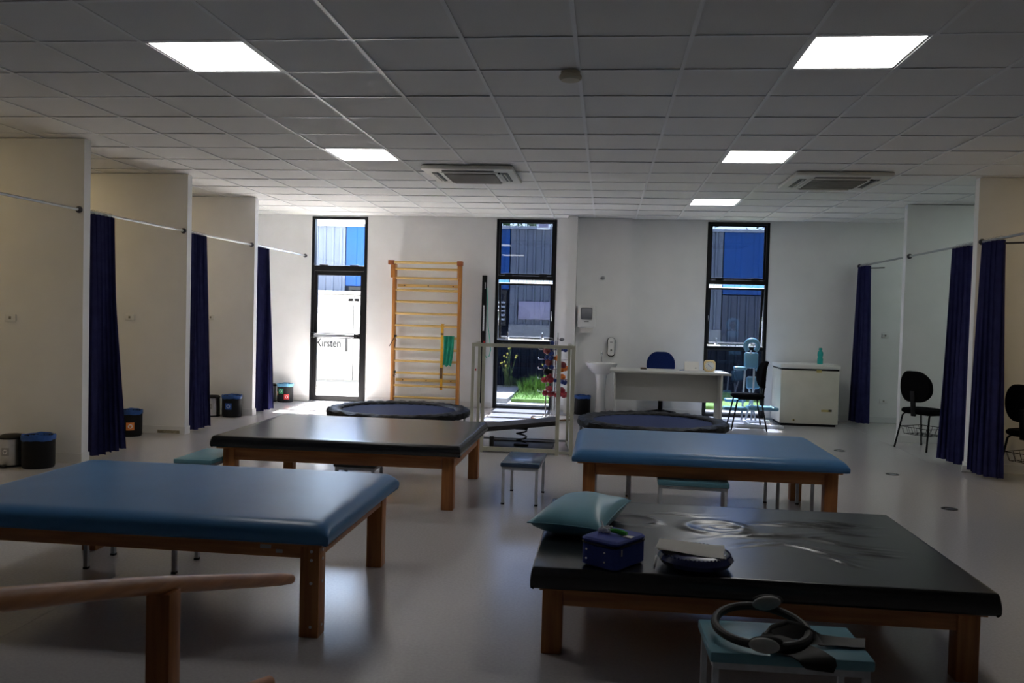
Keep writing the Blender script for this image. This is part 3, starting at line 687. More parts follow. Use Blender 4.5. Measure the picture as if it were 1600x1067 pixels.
# exercise ring and band on the foreground stool
ST = .332
t = thing('exercise_ring', 'black pilates ring with grey oval grips lying on the foreground stool', 'exercise ring', (.60, 3.16, ST + .018), .1)
bm = B(); RR = .165
pts = [(RR * math.cos(2 * PI * k / 40), RR * math.sin(2 * PI * k / 40), 0.010 + .030 * (.5 + .5 * math.sin(2 * PI * k / 40)) ** 2) for k in range(40)]
tube(bm, pts, .0155, 10, closed=True); obj('hoop', bm, 'rubber', t)
for s, zc in ((-1, .012), (1, .055)):
    a = -PI / 2 - .25 if s < 0 else PI / 2 - .35
    cx, cy = RR * math.cos(a), RR * math.sin(a)
    bm = B(); ball(bm, (0, 0, 0), 1, 20, (.055, .014, .027))
    for v in bm.verts: v.co = Matrix.Rotation(.12 * -s, 3, 'Y') @ v.co + Vector((cx, cy - .024, zc + .008))
    pd = obj('grip_pad', bm, 'grey_pad', t)
    bm = B(); ball(bm, (0, 0, 0), 1, 16, (.06, .012, .022))
    for v in bm.verts: v.co += Vector((cx + .01, cy - .006, zc + .014))
    obj('grip_back', bm, 'rubber', t)
t = thing('elastic_band', 'wide black elastic band looped through the ring over the stool edge', 'elastic band', (.70, 3.12, ST))
def ribbon(bm, pts, wv, th=.0022):
    A = []
    for p, w_ in zip(pts, wv):
        p, w_ = Vector(p), Vector(w_); A.append((bm.verts.new(p - w_), bm.verts.new(p), bm.verts.new(p + w_)))
    for a, c in zip(A, A[1:]): bm.faces.new((a[0], a[1], c[1], c[0])); bm.faces.new((a[1], a[2], c[2], c[1]))
    bmesh.ops.solidify(bm, geom=bm.faces[:], thickness=th)
bm = B()
P_ = [(-.11, .0, .012), (-.07, -.04, .014), (-.02, -.085, .014), (.03, -.125, .010), (.055, -.150, .001), (.06, -.158, -.014), (.062, -.160, -.032)]
Wv = [(.02, .05, .0), (.035, .055, .004), (.05, .045, .004), (.06, .03, .002), (.065, .02, .0), (.06, .010, .0), (.045, .0, -.004)]
ribbon(bm, P_, Wv)
P2 = [(-.06, .02, .016), (.0, .03, .030), (.05, .01, .036), (.10, -.01, .020), (.16, .015, .010), (.22, .02, .006), (.265, .03, .004)]
W2 = [(0, .02, .012), (0, .02, .018), (.004, .008, .022), (.004, .022, .012), (.008, .036, .003), (.012, .045, .0), (.014, .045, .0)]
ribbon(bm, P2, W2)
P3 = [(-.09, .02, .010), (-.06, .06, .022), (.0, .075, .034), (.05, .055, .030), (.07, .01, .022), (.06, -.05, .016)]
W3 = [(0, .02, .004), (.0, .01, .014), (0, .004, .022), (.004, .006, .022), (.02, .0, .014), (.04, .0, .004)]
ribbon(bm, P3, W3)
obj('band_loop', bm, 'band_black', t, 70)

# ------------------------------------------------------------------ foreground handrail
t = thing('ramp_handrail', 'varnished wooden handrail sloping across the bottom left foreground', 'handrail', (-1.12, 2.08, 0))
X = 0
def hz(y): return .757 - .293 * (y)          # rail axis height, y relative to the post
bm = B(); pts = [(X, y, hz(y) - .028 * max(0, -y) ** 1.3 + .004) for y in [-1.5 + .1 * k for k in range(25)]]
tube(bm, pts, [.0245 - .0001 * k for k in range(24)] + [.018], 16); obj('top_rail', bm, 'wood_rail', t)
pts2 = [(X + .045, y, hz(y) - .335) for y in [-1.5 + .1 * k for k in range(22)]]
bm = B(); tube(bm, pts2, .0215, 16); obj('lower_rail', bm, 'wood_rail', t)
for y in (-1.15, 0):
    part('post', 'wood_z', t, (-.035, .030, y - .03, y + .03, .03, hz(y) - .012), bev=.003)
    part('foot_plate', 'wood_z', t, (-.10, .09, y - .06, y + .06, 0, .03), bev=.004)

# ------------------------------------------------------------------ trampolines
def tramp(cx, cy, label, z=.36, r=.83):
    t = thing('trampoline', label, 'trampoline', (cx, cy, 0), random.uniform(0, 1), 'mini trampolines')
    bm = B(); lathe(bm, [(.001, z - .030), (r - .15, z - .028)], n=48, cap=False); obj('jump_mat', bm, 'tramp_mat', t)
    bm = B(); N = 120; prof = [(r - .17, -.022), (r - .155, -.006), (r - .10, .006), (r - .04, .004), (r - .004, -.012), (r + .004, -.045), (r - .002, -.075)]
    rings = []
    for q, (pr_, pz) in enumerate(prof):
        ring = []
        for k in range(N):
            a = 2 * PI * k / N; w_ = .006 * math.sin(k * 1.9 + q) + .004 * math.sin(k * .77 + 2 * q)
            ring.append(bm.verts.new(((pr_ + w_) * math.cos(a), (pr_ + w_) * math.sin(a), z + pz + w_ * .8)))
        rings.append(ring)
    for a_, c_ in zip(rings, rings[1:]):
        for k in range(N): bm.faces.new((a_[k], a_[(k + 1) % N], c_[(k + 1) % N], c_[k]))
    obj('safety_pad', bm, 'tramp_pad', t, 40)
    bm = B(); tube(bm, [((r - .03) * math.cos(2 * PI * k / 48), (r - .03) * math.sin(2 * PI * k / 48), z - .045) for k in range(48)], .016, 8, closed=True); obj('ring_frame', bm, 'grey_metal', t)
    for k in range(8):
        a = 2 * PI * k / 8; x, y = (r - .035) * math.cos(a), (r - .035) * math.sin(a)
        bm = B(); tube(bm, [(x, y, z - .05), (x, y, .03)], .017, 8); l = obj('leg', bm, 'grey_metal', t)
        bm = B(); lathe(bm, [(.021, 0), (.021, .05)], (x, y, 0), 10); obj('foot_cap', bm, 'plastic_black', l)
tramp(-2.375, 9.72, 'round black mini trampoline in front of the yellow wall bars')
tramp(.555, 9.56, 'round mini trampoline with dark blue mat in front of the desk')

# ------------------------------------------------------------------ pulley frame with the rocking board
t = thing('metal_cage_frame', 'cream painted tubular metal frame standing between the two trampolines', 'exercise frame', (0, 0, 0))
def sq(bm, a, c, w=.032):
    a, c = Vector(a), Vector(c); d_ = (c - a); L = d_.length; d_.normalize()
    up = Vector((0, 0, 1)) if abs(d_.z) < .9 else Vector((0, 1, 0)); s = d_.cross(up).normalized() * w / 2; u = s.cross(d_).normalized() * w / 2
    A = [bm.verts.new(a + x) for x in (s + u, s - u, -s - u, -s + u)]; D = [bm.verts.new(c + x) for x in (s + u, s - u, -s - u, -s + u)]
    for k in range(4): bm.faces.new((A[k], A[(k + 1) % 4], D[(k + 1) % 4], D[k]))
    bm.faces.new(A[::-1]); bm.faces.new(D)
def bar(name, a, c, w=.032, m='cream_metal'):
    bm = B(); sq(bm, a, c, w); return obj(name, bm, m, t, 0)
YN, YB = 9.02, 9.75; FT = 1.155
bar('top_bar', (-1.415, YN, FT), (-.305, YN, FT), .036)
bar('post', (-1.285, YN, .0), (-1.285, YN, FT - .019)); bar('post', (-.475, YN, .0), (-.475, YN, FT - .019), .04)
bar('post', (-.325, YN, 0), (-.325, YN, FT - .019), .04); bar('post', (-1.40, YN, 0), (-1.40, YN, FT - .019), .030)
bar('post', (-1.44, YB, 0), (-1.44, YB, FT - .02), .030); bar('post', (-.40, YB, 0), (-.40, YB, FT - .02), .030)
bar('side_bar', (-1.44, YB - .016, FT - .002), (-1.40, YN + .019, FT - .002), .030); bar('side_bar', (-.40, YB - .016, FT - .002), (-.325, YN + .02, FT - .002), .030)
bar('base_bar', (-1.268, YN, .04), (-.496, YN, .04), .04); bar('base_bar', (-.454, YN, .03), (-.346, YN, .03), .025)
bar('base_bar', (-1.424, YB, .05), (-.416, YB, .05), .025, 'grey_metal')
bar('side_bar', (-1.44, YB - .016, .04), (-1.40, YN + .016, .04), .025); bar('side_bar', (-.40, YB - .016, .04), (-.33, YN + .021, .04), .025)
t = thing('rocking_board', 'tilted black spring rocking board inside the cream metal frame', 'balance board', (-.90, 9.38, 0))
part('base_tray', 'plastic_black', t, (-.33, .36, -.26, .26, .0, .035), bev=.01)
part('tray_rim', 'grey_metal', t, (-.37, .40, .265, .285, .03, .055), (-.37, .40, -.285, -.265, .0, .03), bev=.004)
bm = B(); box(bm, -.41, .41, -.22, .22, -.028, .022, bev=.008, mtx=Matrix.Translation((0, 0, .275)) @ Matrix.Rotation(-.125, 4, 'Y')); obj('tilting_board', bm, 'rubber', t)
bm = B(); tube(bm, [(.055 * math.cos(a) + .01, .055 * math.sin(a), .055 + .165 * a / (2 * PI * 2.25)) for a in [2 * PI * 2.25 * k / 60 for k in range(61)]], .009, 8); obj('coil_spring', bm, 'plastic_black', t)
part('spring_seat', 'plastic_black', t, (-.07, .09, -.07, .07, .036, .06), (-.06, .08, -.06, .06, .217, .247), bev=.006)
bm = B(); lathe(bm, [(.026, .03), (.026, .135), (.022, .15)], (-.30, -.18, 0), 14); obj('stop_post', bm, 'rubber', t)

# ------------------------------------------------------------------ dumbbell tree
RX, RY = -.72, 12.15
t = thing('dumbbell_rack', 'chrome upright dumbbell tree rack beside the middle window', 'rack', (RX, RY, 0))
bm = B(); lathe(bm, [(.30, 0), (.30, .018), (.27, .03), (.05, .035)], n=40); obj('base_plate', bm, 'plastic_white', t)
bm = B(); tube(bm, [(.293 * math.cos(2 * PI * k / 40), .293 * math.sin(2 * PI * k / 40), .018) for k in range(40)], .014, 8, closed=True); obj('base_ring', bm, 'brown_strap', t)
for x, y, h in ((-.02, .05, 1.02), (.03, -.04, 1.13), (.10, .04, 1.02), (.05, .08, 1.24), (-.10, .02, .95)):
    bm = B(); tube(bm, [(x, y, .03), (x, y, h)], .009, 8); obj('pole', bm, 'chrome', t)
def at(px, py, y=12.08):   # rack coordinates measured on the photograph, turned to world metres
    return (-.80 + (px - 857) * .0093 + (py - 580) * .00024, y, 1.05 - (py - 540) * .0092)
balls = [('grey_ball', 862, 529, .030, 'grey iron', 'top left'), ('grey_ball', 879, 529, .030, 'grey iron', 'top right')]
LFT = [('blue_ball', 864, 535, .03), ('blue_ball', 861, 543, .032), ('dark_red', 856, 547, .042), ('blue_ball', 863, 551, .030), ('blue_ball', 856, 557, .030), ('blue_ball', 863, 558, .030), ('dark_red', 859, 565, .044),
       ('blue_ball', 854, 572, .028), ('blue_ball', 863, 572, .028), ('plastic_black', 857, 580, .046), ('red', 859, 586, .036), ('red', 853, 592.5, .036), ('red', 862, 592.5, .036),
       ('red', 860, 606, .038), ('red', 853, 613, .036), ('red', 862, 614.5, .034)]
RGT = [('blue_ball', 879, 544, .028), ('blue_ball', 884, 545, .028), ('orange_ball', 872, 558, .036), ('dark_red', 880.5, 568, .042), ('orange_ball', 885, 574, .032), ('orange_ball', 879, 575.5, .034), ('orange_ball', 880, 587, .036),
       ('blue_ball', 880, 594, .030), ('blue_ball', 884, 595.5, .028), ('blue_ball', 869, 593, .022), ('red', 879.5, 608, .038), ('red', 876, 614, .034), ('red', 884, 614.5, .036), ('red', 870.5, 615, .026)]
cname = {'blue_ball': 'blue', 'dark_red': 'dark red', 'red': 'red', 'orange_ball': 'orange', 'grey_ball': 'grey iron', 'plastic_black': 'black'}
def tier(py): return 'top tier' if py < 548 else 'second tier' if py < 562 else 'third tier' if py < 580 else 'fourth tier' if py < 600 else 'bottom tier'
seen = {}
for side, L in (('left', LFT), ('right', RGT)):
    for (mm, px, py, r) in L:
        k = (side, mm, tier(py)); seen.setdefault(k, []).append((px, py))
for m_, px, py, r, cn, pos in balls:
    x, y, z = at(px, py); d_ = thing('dumbbell', 'small grey iron dumbbell on the very top of the rack, ' + pos.split()[1] + ' side', 'dumbbell', (x, y, z), 0, 'dumbbells on the rack')
    bm = B(); ball(bm, (0, -.05, 0), r, 12, (1.15, .6, .8)); obj('head', bm, m_, d_); bm = B(); ball(bm, (0, .05, 0), r, 12, (1.15, .6, .8)); obj('head', bm, m_, d_)
    bm = B(); tube(bm, [(0, -.05, 0), (0, .05, 0)], .010, 8); obj('handle', bm, 'chrome', d_)
for side, L in (('left', LFT), ('right', RGT)):
    for i, (mm, px, py, r) in enumerate(L):
        k = (side, mm, tier(py)); peers = seen[k]; x, y, z = at(px, py); y += random.uniform(-.03, .05)
        extra = ''; ps = sorted(peers); n_ = len(ps)
        if n_ > 1: extra = {2: ('left ', 'right '), 3: ('leftmost ', 'middle ', 'rightmost '), 4: ('leftmost ', 'second ', 'third ', 'rightmost ')}[n_][ps.index((px, py))]
        lab = '%s%s vinyl dumbbell on the %s, %s side of the rack' % (extra, cname[mm], tier(py), side)
        r *= 1.12; d_ = thing('dumbbell', lab, 'dumbbell', (x, y, z), random.uniform(-.25, .25), 'dumbbells on the rack'); hl = .045 + r * .4
        for s in (-1, 1):
            bm = B(); ball(bm, (0, s * hl, 0), r, 12, (1, .85, 1)); obj('head', bm, mm, d_)
        bm = B(); tube(bm, [(0, -hl, 0), (0, hl, 0)], .011, 8); obj('handle', bm, mm, d_)
for z in (.40, .58, .72, .86, 1.0):
    bm = B()
    for s, L_ in ((-1, .24), (1, .20)):
        tube(bm, [(.03, 0, z), (s * L_ + .03, -.05, z), (s * L_ + .03, -.10, z + .03)], .006, 6)
    obj('hook_arm', bm, 'chrome', t)

# ------------------------------------------------------------------ wall bars and things on them
t = thing('wall_bars', 'tall orange wooden wall bars with yellow rungs on the back wall', 'wall bars', (-2.81, 13.20, 0))
for s in (-1, 1):
    part('upright', 'wood_orange', t, (s * .525 - .025, s * .525 + .025, -.05, .05, 0, 2.24), bev=.004)
    part('top_bracket', 'wood_orange', t, (s * .53 - .035, s * .53 + .035, -.12, -.051, 2.02, 2.27), bev=.006)
    part('bracket_block', 'wood_block', t, (s * .545 - .045, s * .545 + .045, -.20, -.121, 2.22, 2.29), bev=.006)
zs = [2.16, 2.02, 1.83, 1.65, 1.46, 1.27, 1.085, .895, .71, .52, .32, .135]
for z in zs:
    y = -.02 if z < 2.1 else -.085
    bm = B(); L = .499 if z < 2.1 else .494
    lathe(bm, [(.019, -L), (.019, L)], (0, y, z), 12, axis='X'); o = obj('rung', bm, 'wood_yellow', t)
bm = B(); lathe(bm, [(.02, -.499), (.02, .499)], (0, -.16, 2.258), 12, axis='X'); obj('rung', bm, 'wood_yellow', t)
for z in (1.905, .40):
    bb = part('back_board', 'wood_yellow', t, (-.50, .50, .075, .107, z - .022, z + .022), bev=.003)
    for x in (-.38, 0, .40): bm = B(); lathe(bm, [(.010, .070), (.010, .074)], (x, 0, z), 8, axis='Y'); obj('screw', bm, 'plastic_black', bb)
t = thing('yellow_strap', 'yellow webbing strap hanging from a rung of the wall bars', 'strap', (-2.54, 13.14, 0))
bm = B(); box(bm, -.022, .022, -.003, .003, .27, 1.31, bev=.001); box(bm, -.022, .022, .0, .052, 1.305, 1.312); obj('webbing', bm, 'yellow_strap', t, 0)
part('buckle_pad', 'brown_strap', t, (-.025, .018, -.012, -.0035, .45, .62), bev=.003)
for za, zb in ((1.14, 1.165), (.30, .315)): part('keeper_loop', 'brown_strap', t, (-.023, .023, -.010, -.0035, za, zb), bev=.003)
t = thing('green_band', 'green elastic exercise band folded over a rung of the wall bars', 'exercise band', (-2.43, 13.18, 0))
bm = B(); Gd = []
for j in range(21):
    v = j / 20; z = 1.125 - .47 * v; w_ = .085 - .02 * v
    Gd.append([bm.verts.new((-w_ + 2 * w_ * i / 12 + .012 * math.sin(3 * v) - .025 * v, -.055 - .014 * math.sin(i * 1.3 + v * 2), z + .015 * math.sin(i * .9) * v)) for i in range(13)])
for j in range(20):
    for i in range(12): bm.faces.new((Gd[j][i], Gd[j][i + 1], Gd[j + 1][i + 1], Gd[j + 1][i]))
bmesh.ops.solidify(bm, geom=bm.faces[:], thickness=.006); obj('band_fold', bm, 'green_cloth', t, 60)
for z, lab in ((1.09, 'thin black cord looped on the left upright of the wall bars, upper'), (.52, 'short black cord knotted on the left of the wall bars, lower')):
    t = thing('black_cord', lab, 'cord', (-3.31, 13.13, z)); bm = B()
    tube(bm, [(.03, 0, .02), (.01, -.012, .0), (-.04, -.015, -.10), (-.07, -.012, -.15)] if z > 1 else [(.03, 0, .04), (.02, -.012, -.02), (.0, -.015, -.04), (.03, -.012, -.07)], .006, 6)
    tube(bm, [(.02, -.012, .01), (.035, -.012, -.06), (.01, -.012, -.16)] if z > 1 else [(.02, -.012, .0), (.035, -.012, -.03), (.01, -.012, -.06)], .005, 6); obj('cord_loop', bm, 'plastic_black', t)
    part('clip', 'plastic_black', t, (.005, .045, -.02, .0, .0, .03), bev=.004)

# tall black post with ruler
t = thing('wall_measuring_post', 'tall narrow black post with white scale and red strip left of the middle window', 'post', (-1.905, 13.25, 0))
part('post_body', 'plastic_black', t, (-.035, .035, -.03, .045, .08, 2.09), bev=.005)
part('white_scale', 'print_white', t, (-.010, .014, -.034, -.0305, 1.22, 1.62), smooth=0)
bm = B()
for k in range(24): box(bm, -.010, .004 if k % 5 else .012, -.0355, -.0342, 1.235 + k * .0155, 1.238 + k * .0155)
obj('scale_mark', bm, 'plastic_black', t, 0)
part('red_strip', 'letter_red', t, (.010, .034, -.034, -.0305, .42, 1.06), smooth=0)
part('badge', 'print_white', t, (.008, .024, -.034, -.0305, 1.88, 1.98), bev=.001)
t = thing('green_tube', 'thin green rubber tube hanging beside the black wall post', 'tube', (-1.86, 13.20, 0))
bm = B(); tube(bm, [(0, 0, 1.90), (.02, 0, 1.6), (.035, 0, 1.3), (.07, 0, 1.05), (.085, 0, .92), (.06, 0, .82), (.02, 0, .80), (-.01, 0, .86)], .006, 8); obj('tubing', bm, 'green_cloth', t)

# ------------------------------------------------------------------ bins
def sticker(parent, r, ang, z, s, m):
    bm = B(); hw = s / 2 / r; q = []
    for j in (0, 1): q.append([bm.verts.new(((r + .0015) * math.cos(ang - hw + 2 * hw * i / 4), (r + .0015) * math.sin(ang - hw + 2 * hw * i / 4), z + (j - .5) * s)) for i in range(5)])
    for i in range(4): bm.faces.new((q[0][i], q[0][i + 1], q[1][i + 1], q[1][i]))
    st = obj('sticker', bm, m, parent, 0)
    bm = B(); R2 = r + .0032     # three chasing arrows as a ring of three bent strips
    for k in range(3):
        a0 = PI / 2 + k * 2 * PI / 3
        cor = [(s * .30 * math.cos(a0 + d_), s * .30 * math.sin(a0 + d_)) for d_ in (-.75, 0, .75)]; inn = [(s * .17 * math.cos(a0 + d_), s * .17 * math.sin(a0 + d_)) for d_ in (-.75, 0, .75)]
        V = [bm.verts.new((R2 * math.cos(ang - u / r), R2 * math.sin(ang - u / r), z + w)) for u, w in cor]; I = [bm.verts.new((R2 * math.cos(ang - u / r), R2 * math.sin(ang - u / r), z + w)) for u, w in inn]
        for i in (0, 1): bm.faces.new((V[i], V[i + 1], I[i + 1], I[i]))
        tip = bm.verts.new((R2 * math.cos(ang - s * .30 * math.cos(a0 + 1.2) / r), R2 * math.sin(ang - s * .30 * math.cos(a0 + 1.2) / r), z + s * .30 * math.sin(a0 + 1.2))); bm.faces.new((V[2], tip, I[2]))
    obj('recycling_symbol', bm, 'print_white', st, 0)
def black_bin(x, y, label, r=.13, h=.285, liner='bag_blue', stk=()):
    t = thing('waste_bin', label, 'bin', (x, y, 0), 0, 'bins along the cubicles')
    bm = B(); lathe(bm, [(r * .94, 0), (r, .02), (r, h), (r - .006, h), (r * .93, .02)], n=32, cap=False); lathe(bm, [(.001, .004), (r * .95, .004)], n=32, cap=False); obj('bin_body', bm, 'plastic_black', t)
    bm = B(); N = 48; prof = [(r - .012, h - .10), (r - .008, h - .01), (r + .002, h + .012), (r + .007, h - .004), (r + .005, h - .035)]
    rr = [[bm.verts.new(((p + .002 * math.sin(k * 2.3 + q)) * math.cos(2 * PI * k / N), (p + .002 * math.sin(k * 2.3 + q)) * math.sin(2 * PI * k / N), z + .0035 * math.sin(k * .5 + q * .3) + .002 * math.sin(k * 1.3))) for k in range(N)] for q, (p, z) in enumerate(prof)]
    for a_, c_ in zip(rr, rr[1:]):
        for k in range(N): bm.faces.new((a_[k], a_[(k + 1) % N], c_[(k + 1) % N], c_[k]))
    obj('bin_liner', bm, liner, t, 60)
    for a_, z_, s_, m_ in stk: sticker(t, r, a_, z_, s_, m_)
def steel_bin(x, y, label, r=.105, h=.25):
    t = thing('pedal_bin', label, 'bin', (x, y, 0), 0, 'steel pedal bins')
    bm = B(); lathe(bm, [(r * .98, .012), (r, .02), (r, h)], n=32); obj('bin_body', bm, 'steel', t)
    bm = B(); lathe(bm, [(r + .004, 0), (r + .004, .018)], n=32); obj('base_ring', bm, 'plastic_black', t)
    bm = B(); lathe(bm, [(r + .004, h), (r + .004, h + .016), (r * .8, h + .034), (.01, h + .04)], n=32); obj('lid', bm, 'plastic_black', t)
    part('pedal', 'plastic_black', t, (-.03, .03, -r - .05, -r + .0, .012, .022), bev=.004)
    sticker(t, r, -PI / 2 + .1, .14, .07, 'stk_grey')
steel_bin(-5.315, 7.13, 'steel pedal bin at the far left, beside the black bin')
black_bin(-5.05, 7.12, 'plain black bin with blue liner before the nearest left partition', .135)
black_bin(-5.33, 9.08, 'black bin with orange sticker before the second left partition', .13, stk=((-PI / 2 + .55, .12, .085, 'stk_orange'),))
steel_bin(-5.29, 11.02, 'steel pedal bin beside the second curtain, before the third partition')
black_bin(-5.02, 11.05, 'black bin with blue recycling sticker before the third left partition', .13, stk=((-PI / 2 + .05, .15, .085, 'stk_blue'),))
steel_bin(-5.30, 13.05, 'steel pedal bin by the back wall, half hidden by the third curtain')
black_bin(-5.05, 13.06, 'black bin with green and red stickers left of the glass door', .125, liner='bag_pale', stk=((-PI / 2 - .2, .18, .08, 'stk_green'), (-PI / 2 + .55, .09, .08, 'stk_red'), (-PI / 2 - .9, .14, .06, 'stk_orange')))
black_bin(-.31, 12.93, 'black bin with dark blue liner beside the pedestal sink', .12, .28)

# ------------------------------------------------------------------ sink corner
t = thing('pedestal_sink', 'white ceramic pedestal sink left of the desk', 'sink', (-.04, 12.92, 0))
bm = B(); prof = [(.001, .60), (.07, .605), (.15, .65), (.21, .72), (.24, .775), (.245, .79), (.235, .795), (.215, .785), (.17, .73), (.10, .68), (.001, .67)]
lathe(bm, prof, n=36, sy=.83, cap=False); obj('basin', bm, 'ceramic', t)
part('tap_deck', 'ceramic', t, (-.19, .19, .12, .215, .74, .797), bev=.015)
bm = B(); lathe(bm, [(.105, 0), (.10, .03), (.075, .12), (.068, .40), (.085, .60), (.10, .63)], n=28, sy=.9); obj('pedestal', bm, 'ceramic', t)
bm = B(); tube(bm, [(0, .15, .795), (0, .15, .90), (0, .12, .925), (0, .04, .915), (0, .03, .895)], .012, 10); obj('tap', bm, 'chrome', t)
bm = B(); lathe(bm, [(.016, .905), (.022, .93), (.014, .955)], (0, .15, 0), 12); obj('tap_knob', bm, 'chrome', t)
t = thing('towel_dispenser', 'white paper towel dispenser above and left of the sink', 'dispenser', (-.285, 13.13, 1.49))
part('housing', 'plastic_white', t, (-.135, .135, -.20, .005, -.17, .17), bev=.02)
part('view_window', 'grey_metal', t, (-.085, .085, -.205, -.1995, -.05, .13), bev=.015)
part('brand_mark', 'plastic_grey', t, (-.035, .035, -.2035, -.2, -.085, -.075), smooth=0)
part('paper_towel', 'paper', t, (-.10, .10, -.15, -.14, -.25, -.165), smooth=0)
t = thing('soap_dispenser', 'white wall soap dispenser with dark edge above the sink', 'dispenser', (.10, 13.135, 1.03))
bm = B(); prism(bm, rrect(.12, .29, .045), 0, .07, .012)
for v in bm.verts: v.co = Vector((v.co.x, -v.co.z, v.co.y))
obj('back_shell', bm, 'plastic_black', t)
bm = B(); prism(bm, rrect(.104, .272, .042), .05, .10, .012)
for v in bm.verts: v.co = Vector((v.co.x, -v.co.z, v.co.y + .006))
obj('front_cover', bm, 'plastic_white', t)
bm = B(); lathe(bm, [(.020, -.106), (.020, -.099)], (0, 0, -.045), 3, axis='Y'); obj('push_button', bm, 'plastic_black', t)
part('wall_plate_mark', 'plastic_grey', t, (-.022, .022, -.1025, -.0995, .07, .08), smooth=0)
t = thing('pipe_stub', 'small capped metal pipe stub high on the wall above the sink', 'pipe', (-.055, 13.14, 2.085))
bm = B(); lathe(bm, [(.030, -.001), (.030, -.012), (.014, -.014), (.014, -.07), (.020, -.072), (.020, -.09)], n=14, axis='Y'); obj('stub', bm, 'steel', t)

# ------------------------------------------------------------------ desk, office chair, desk items
t = thing('desk', 'grey laminate office desk with modesty panel against the back wall', 'desk', (.92, 12.35, 0))
DZ = .745
bm = B(); vs = [(-.84, -.36), (.84, -.36), (.80, .36), (-.82, .36)]
A = [bm.verts.new((x, y, DZ - .03)) for x, y in vs]; D = [bm.verts.new((x, y, DZ)) for x, y in vs]
bm.faces.new(A[::-1]); bm.faces.new(D)
for k in range(4): bm.faces.new((A[k], A[(k + 1) % 4], D[(k + 1) % 4], D[k]))
bmesh.ops.bevel(bm, geom=bm.edges[:], offset=.006, segments=2, affect='EDGES'); obj('desktop', bm, 'desk', t)
part('side_panel', 'desk', t, (-.775, -.75, -.33, .30, .03, DZ - .031), bev=.003); part('side_panel', 'desk', t, (.70, .725, -.35, .34, .03, DZ - .031), bev=.003)
for x in (-.7625, .7125): part('foot_rail', 'plastic_grey', t, (x - .025, x + .025, -.30, .30, 0, .03), bev=.004)
part('modesty_panel', 'desk', t, (-.749, .699, .02, .04, .30, DZ - .032), bev=.002)
o = thing('office_chair', 'blue fabric office chair behind the desk', 'chair', (.86, 12.93, 0))
bm = B(); prism(bm, [(x, y) for x, y in rrect(.43, .36, .15, 8)], -.03, .03, .012)
for v in bm.verts: v.co = Vector((v.co.x * (1 - .12 * max(0, v.co.y) / .18), .15 - v.co.z + .03 * (v.co.x / .2) ** 2, v.co.y + .80))
obj('backrest', bm, 'fabric_blue', o)
bm = B(); prism(bm, rrect(.46, .40, .10, 6), .43, .50, .02); obj('seat', bm, 'fabric_blue', o)
bm = B(); tube(bm, [(0, .10, .45), (0, .20, .50), (0, .20, .72)], .018, 8); obj('back_post', bm, 'plastic_black', o)
bm = B(); lathe(bm, [(.035, .09), (.035, .28), (.020, .28), (.020, .43)], n=16); obj('gas_lift', bm, 'plastic_black', o)
for k in range(5):
    a = 2 * PI * k / 5 + .3; bm = B(); tube(bm, [(0, 0, .10), (.25 * math.cos(a), .25 * math.sin(a), .065)], [.024, .014], 8); f = obj('base_arm', bm, 'plastic_black', o)
    bm = B(); lathe(bm, [(.026, -.02), (.026, .02)], (.25 * math.cos(a), .25 * math.sin(a), .026), 12, axis='Y'); obj('castor', bm, 'plastic_black', f)
t = thing('desk_calendar', 'small tent calendar standing on the right half of the desk', 'calendar', (1.26, 12.50, DZ + .001), .08)
bm = B(); box(bm, -.105, .105, -.0015, .0015, 0, .135, mtx=Matrix.Translation((0, -.04, 0)) @ Matrix.Rotation(-.28, 4, 'X')); obj('front_card', bm, 'paper', t, 0)
bm = B(); box(bm, -.105, .105, -.0015, .0015, 0, .135, mtx=Matrix.Translation((0, .037, 0)) @ Matrix.Rotation(.28, 4, 'X')); obj('back_card', bm, 'paper', t, 0)
bm = B(); lathe(bm, [(.012, -.0445), (.012, -.043)], (.055, 0, .035), 12, axis='Y')
for v in bm.verts: v.co.y += .012
obj('emblem', bm, 'stk_grey', t)
bm = B()
for k in range(14): tube(bm, [(-.09 + k * .0138, math.cos(a) * .006, .131 + math.sin(a) * .006) for a in [2 * PI * q / 8 for q in range(8)]], .0012, 4, closed=True)
obj('spiral_binding', bm, 'steel', t)
t = thing('desk_clock', 'square cream alarm clock on the right end of the desk', 'clock', (1.50, 12.38, DZ + .001), -.05)
bm = B(); prism(bm, rrect(.165, .165, .045), 0, .045, .01)
for v in bm.verts: v.co = Vector((v.co.x, -v.co.z, v.co.y + .0826))
obj('clock_body', bm, 'clock_body', t)
bm = B(); lathe(bm, [(.064, -.047), (.064, -.0452)], (0, 0, .083), 32, axis='Y'); fc = obj('dial', bm, 'clock_face', t)
bm = B()
for k in range(12):
    a = 2 * PI * k / 12; box(bm, -.002, .002, -.0485, -.0472, .050, .059, mtx=Matrix.Translation((0, 0, .083)) @ Matrix.Rotation(a, 4, 'Y'))
obj('hour_mark', bm, 'letter_grey', fc, 0)
for a, L, w_ in ((-.8, .034, .0035), (2.25, .050, .0022)):
    bm = B(); box(bm, -w_, w_, -.0495, -.0486, -.006, L, mtx=Matrix.Translation((0, 0, .083)) @ Matrix.Rotation(a, 4, 'Y')); obj('hand', bm, 'stk_blue', fc, 0)
t = thing('stapler', 'small dark stapler on the desk left of the blue chair', 'stapler', (.57, 12.42, DZ + .001), .1)
part('base', 'plastic_black', t, (-.045, .045, -.014, .014, 0, .010), bev=.003); part('top_arm', 'brown_strap', t, (-.045, .040, -.012, .012, .011, .024), bev=.004)
t = thing('pen', 'pen lying on the desk right of the blue chair', 'pen', (1.12, 12.42, DZ + .006), 1.0)
bm = B(); tube(bm, [(-.07, 0, 0), (.06, 0, 0), (.075, 0, 0)], [.005, .005, .0015], 8); obj('barrel', bm, 'stk_blue', t)

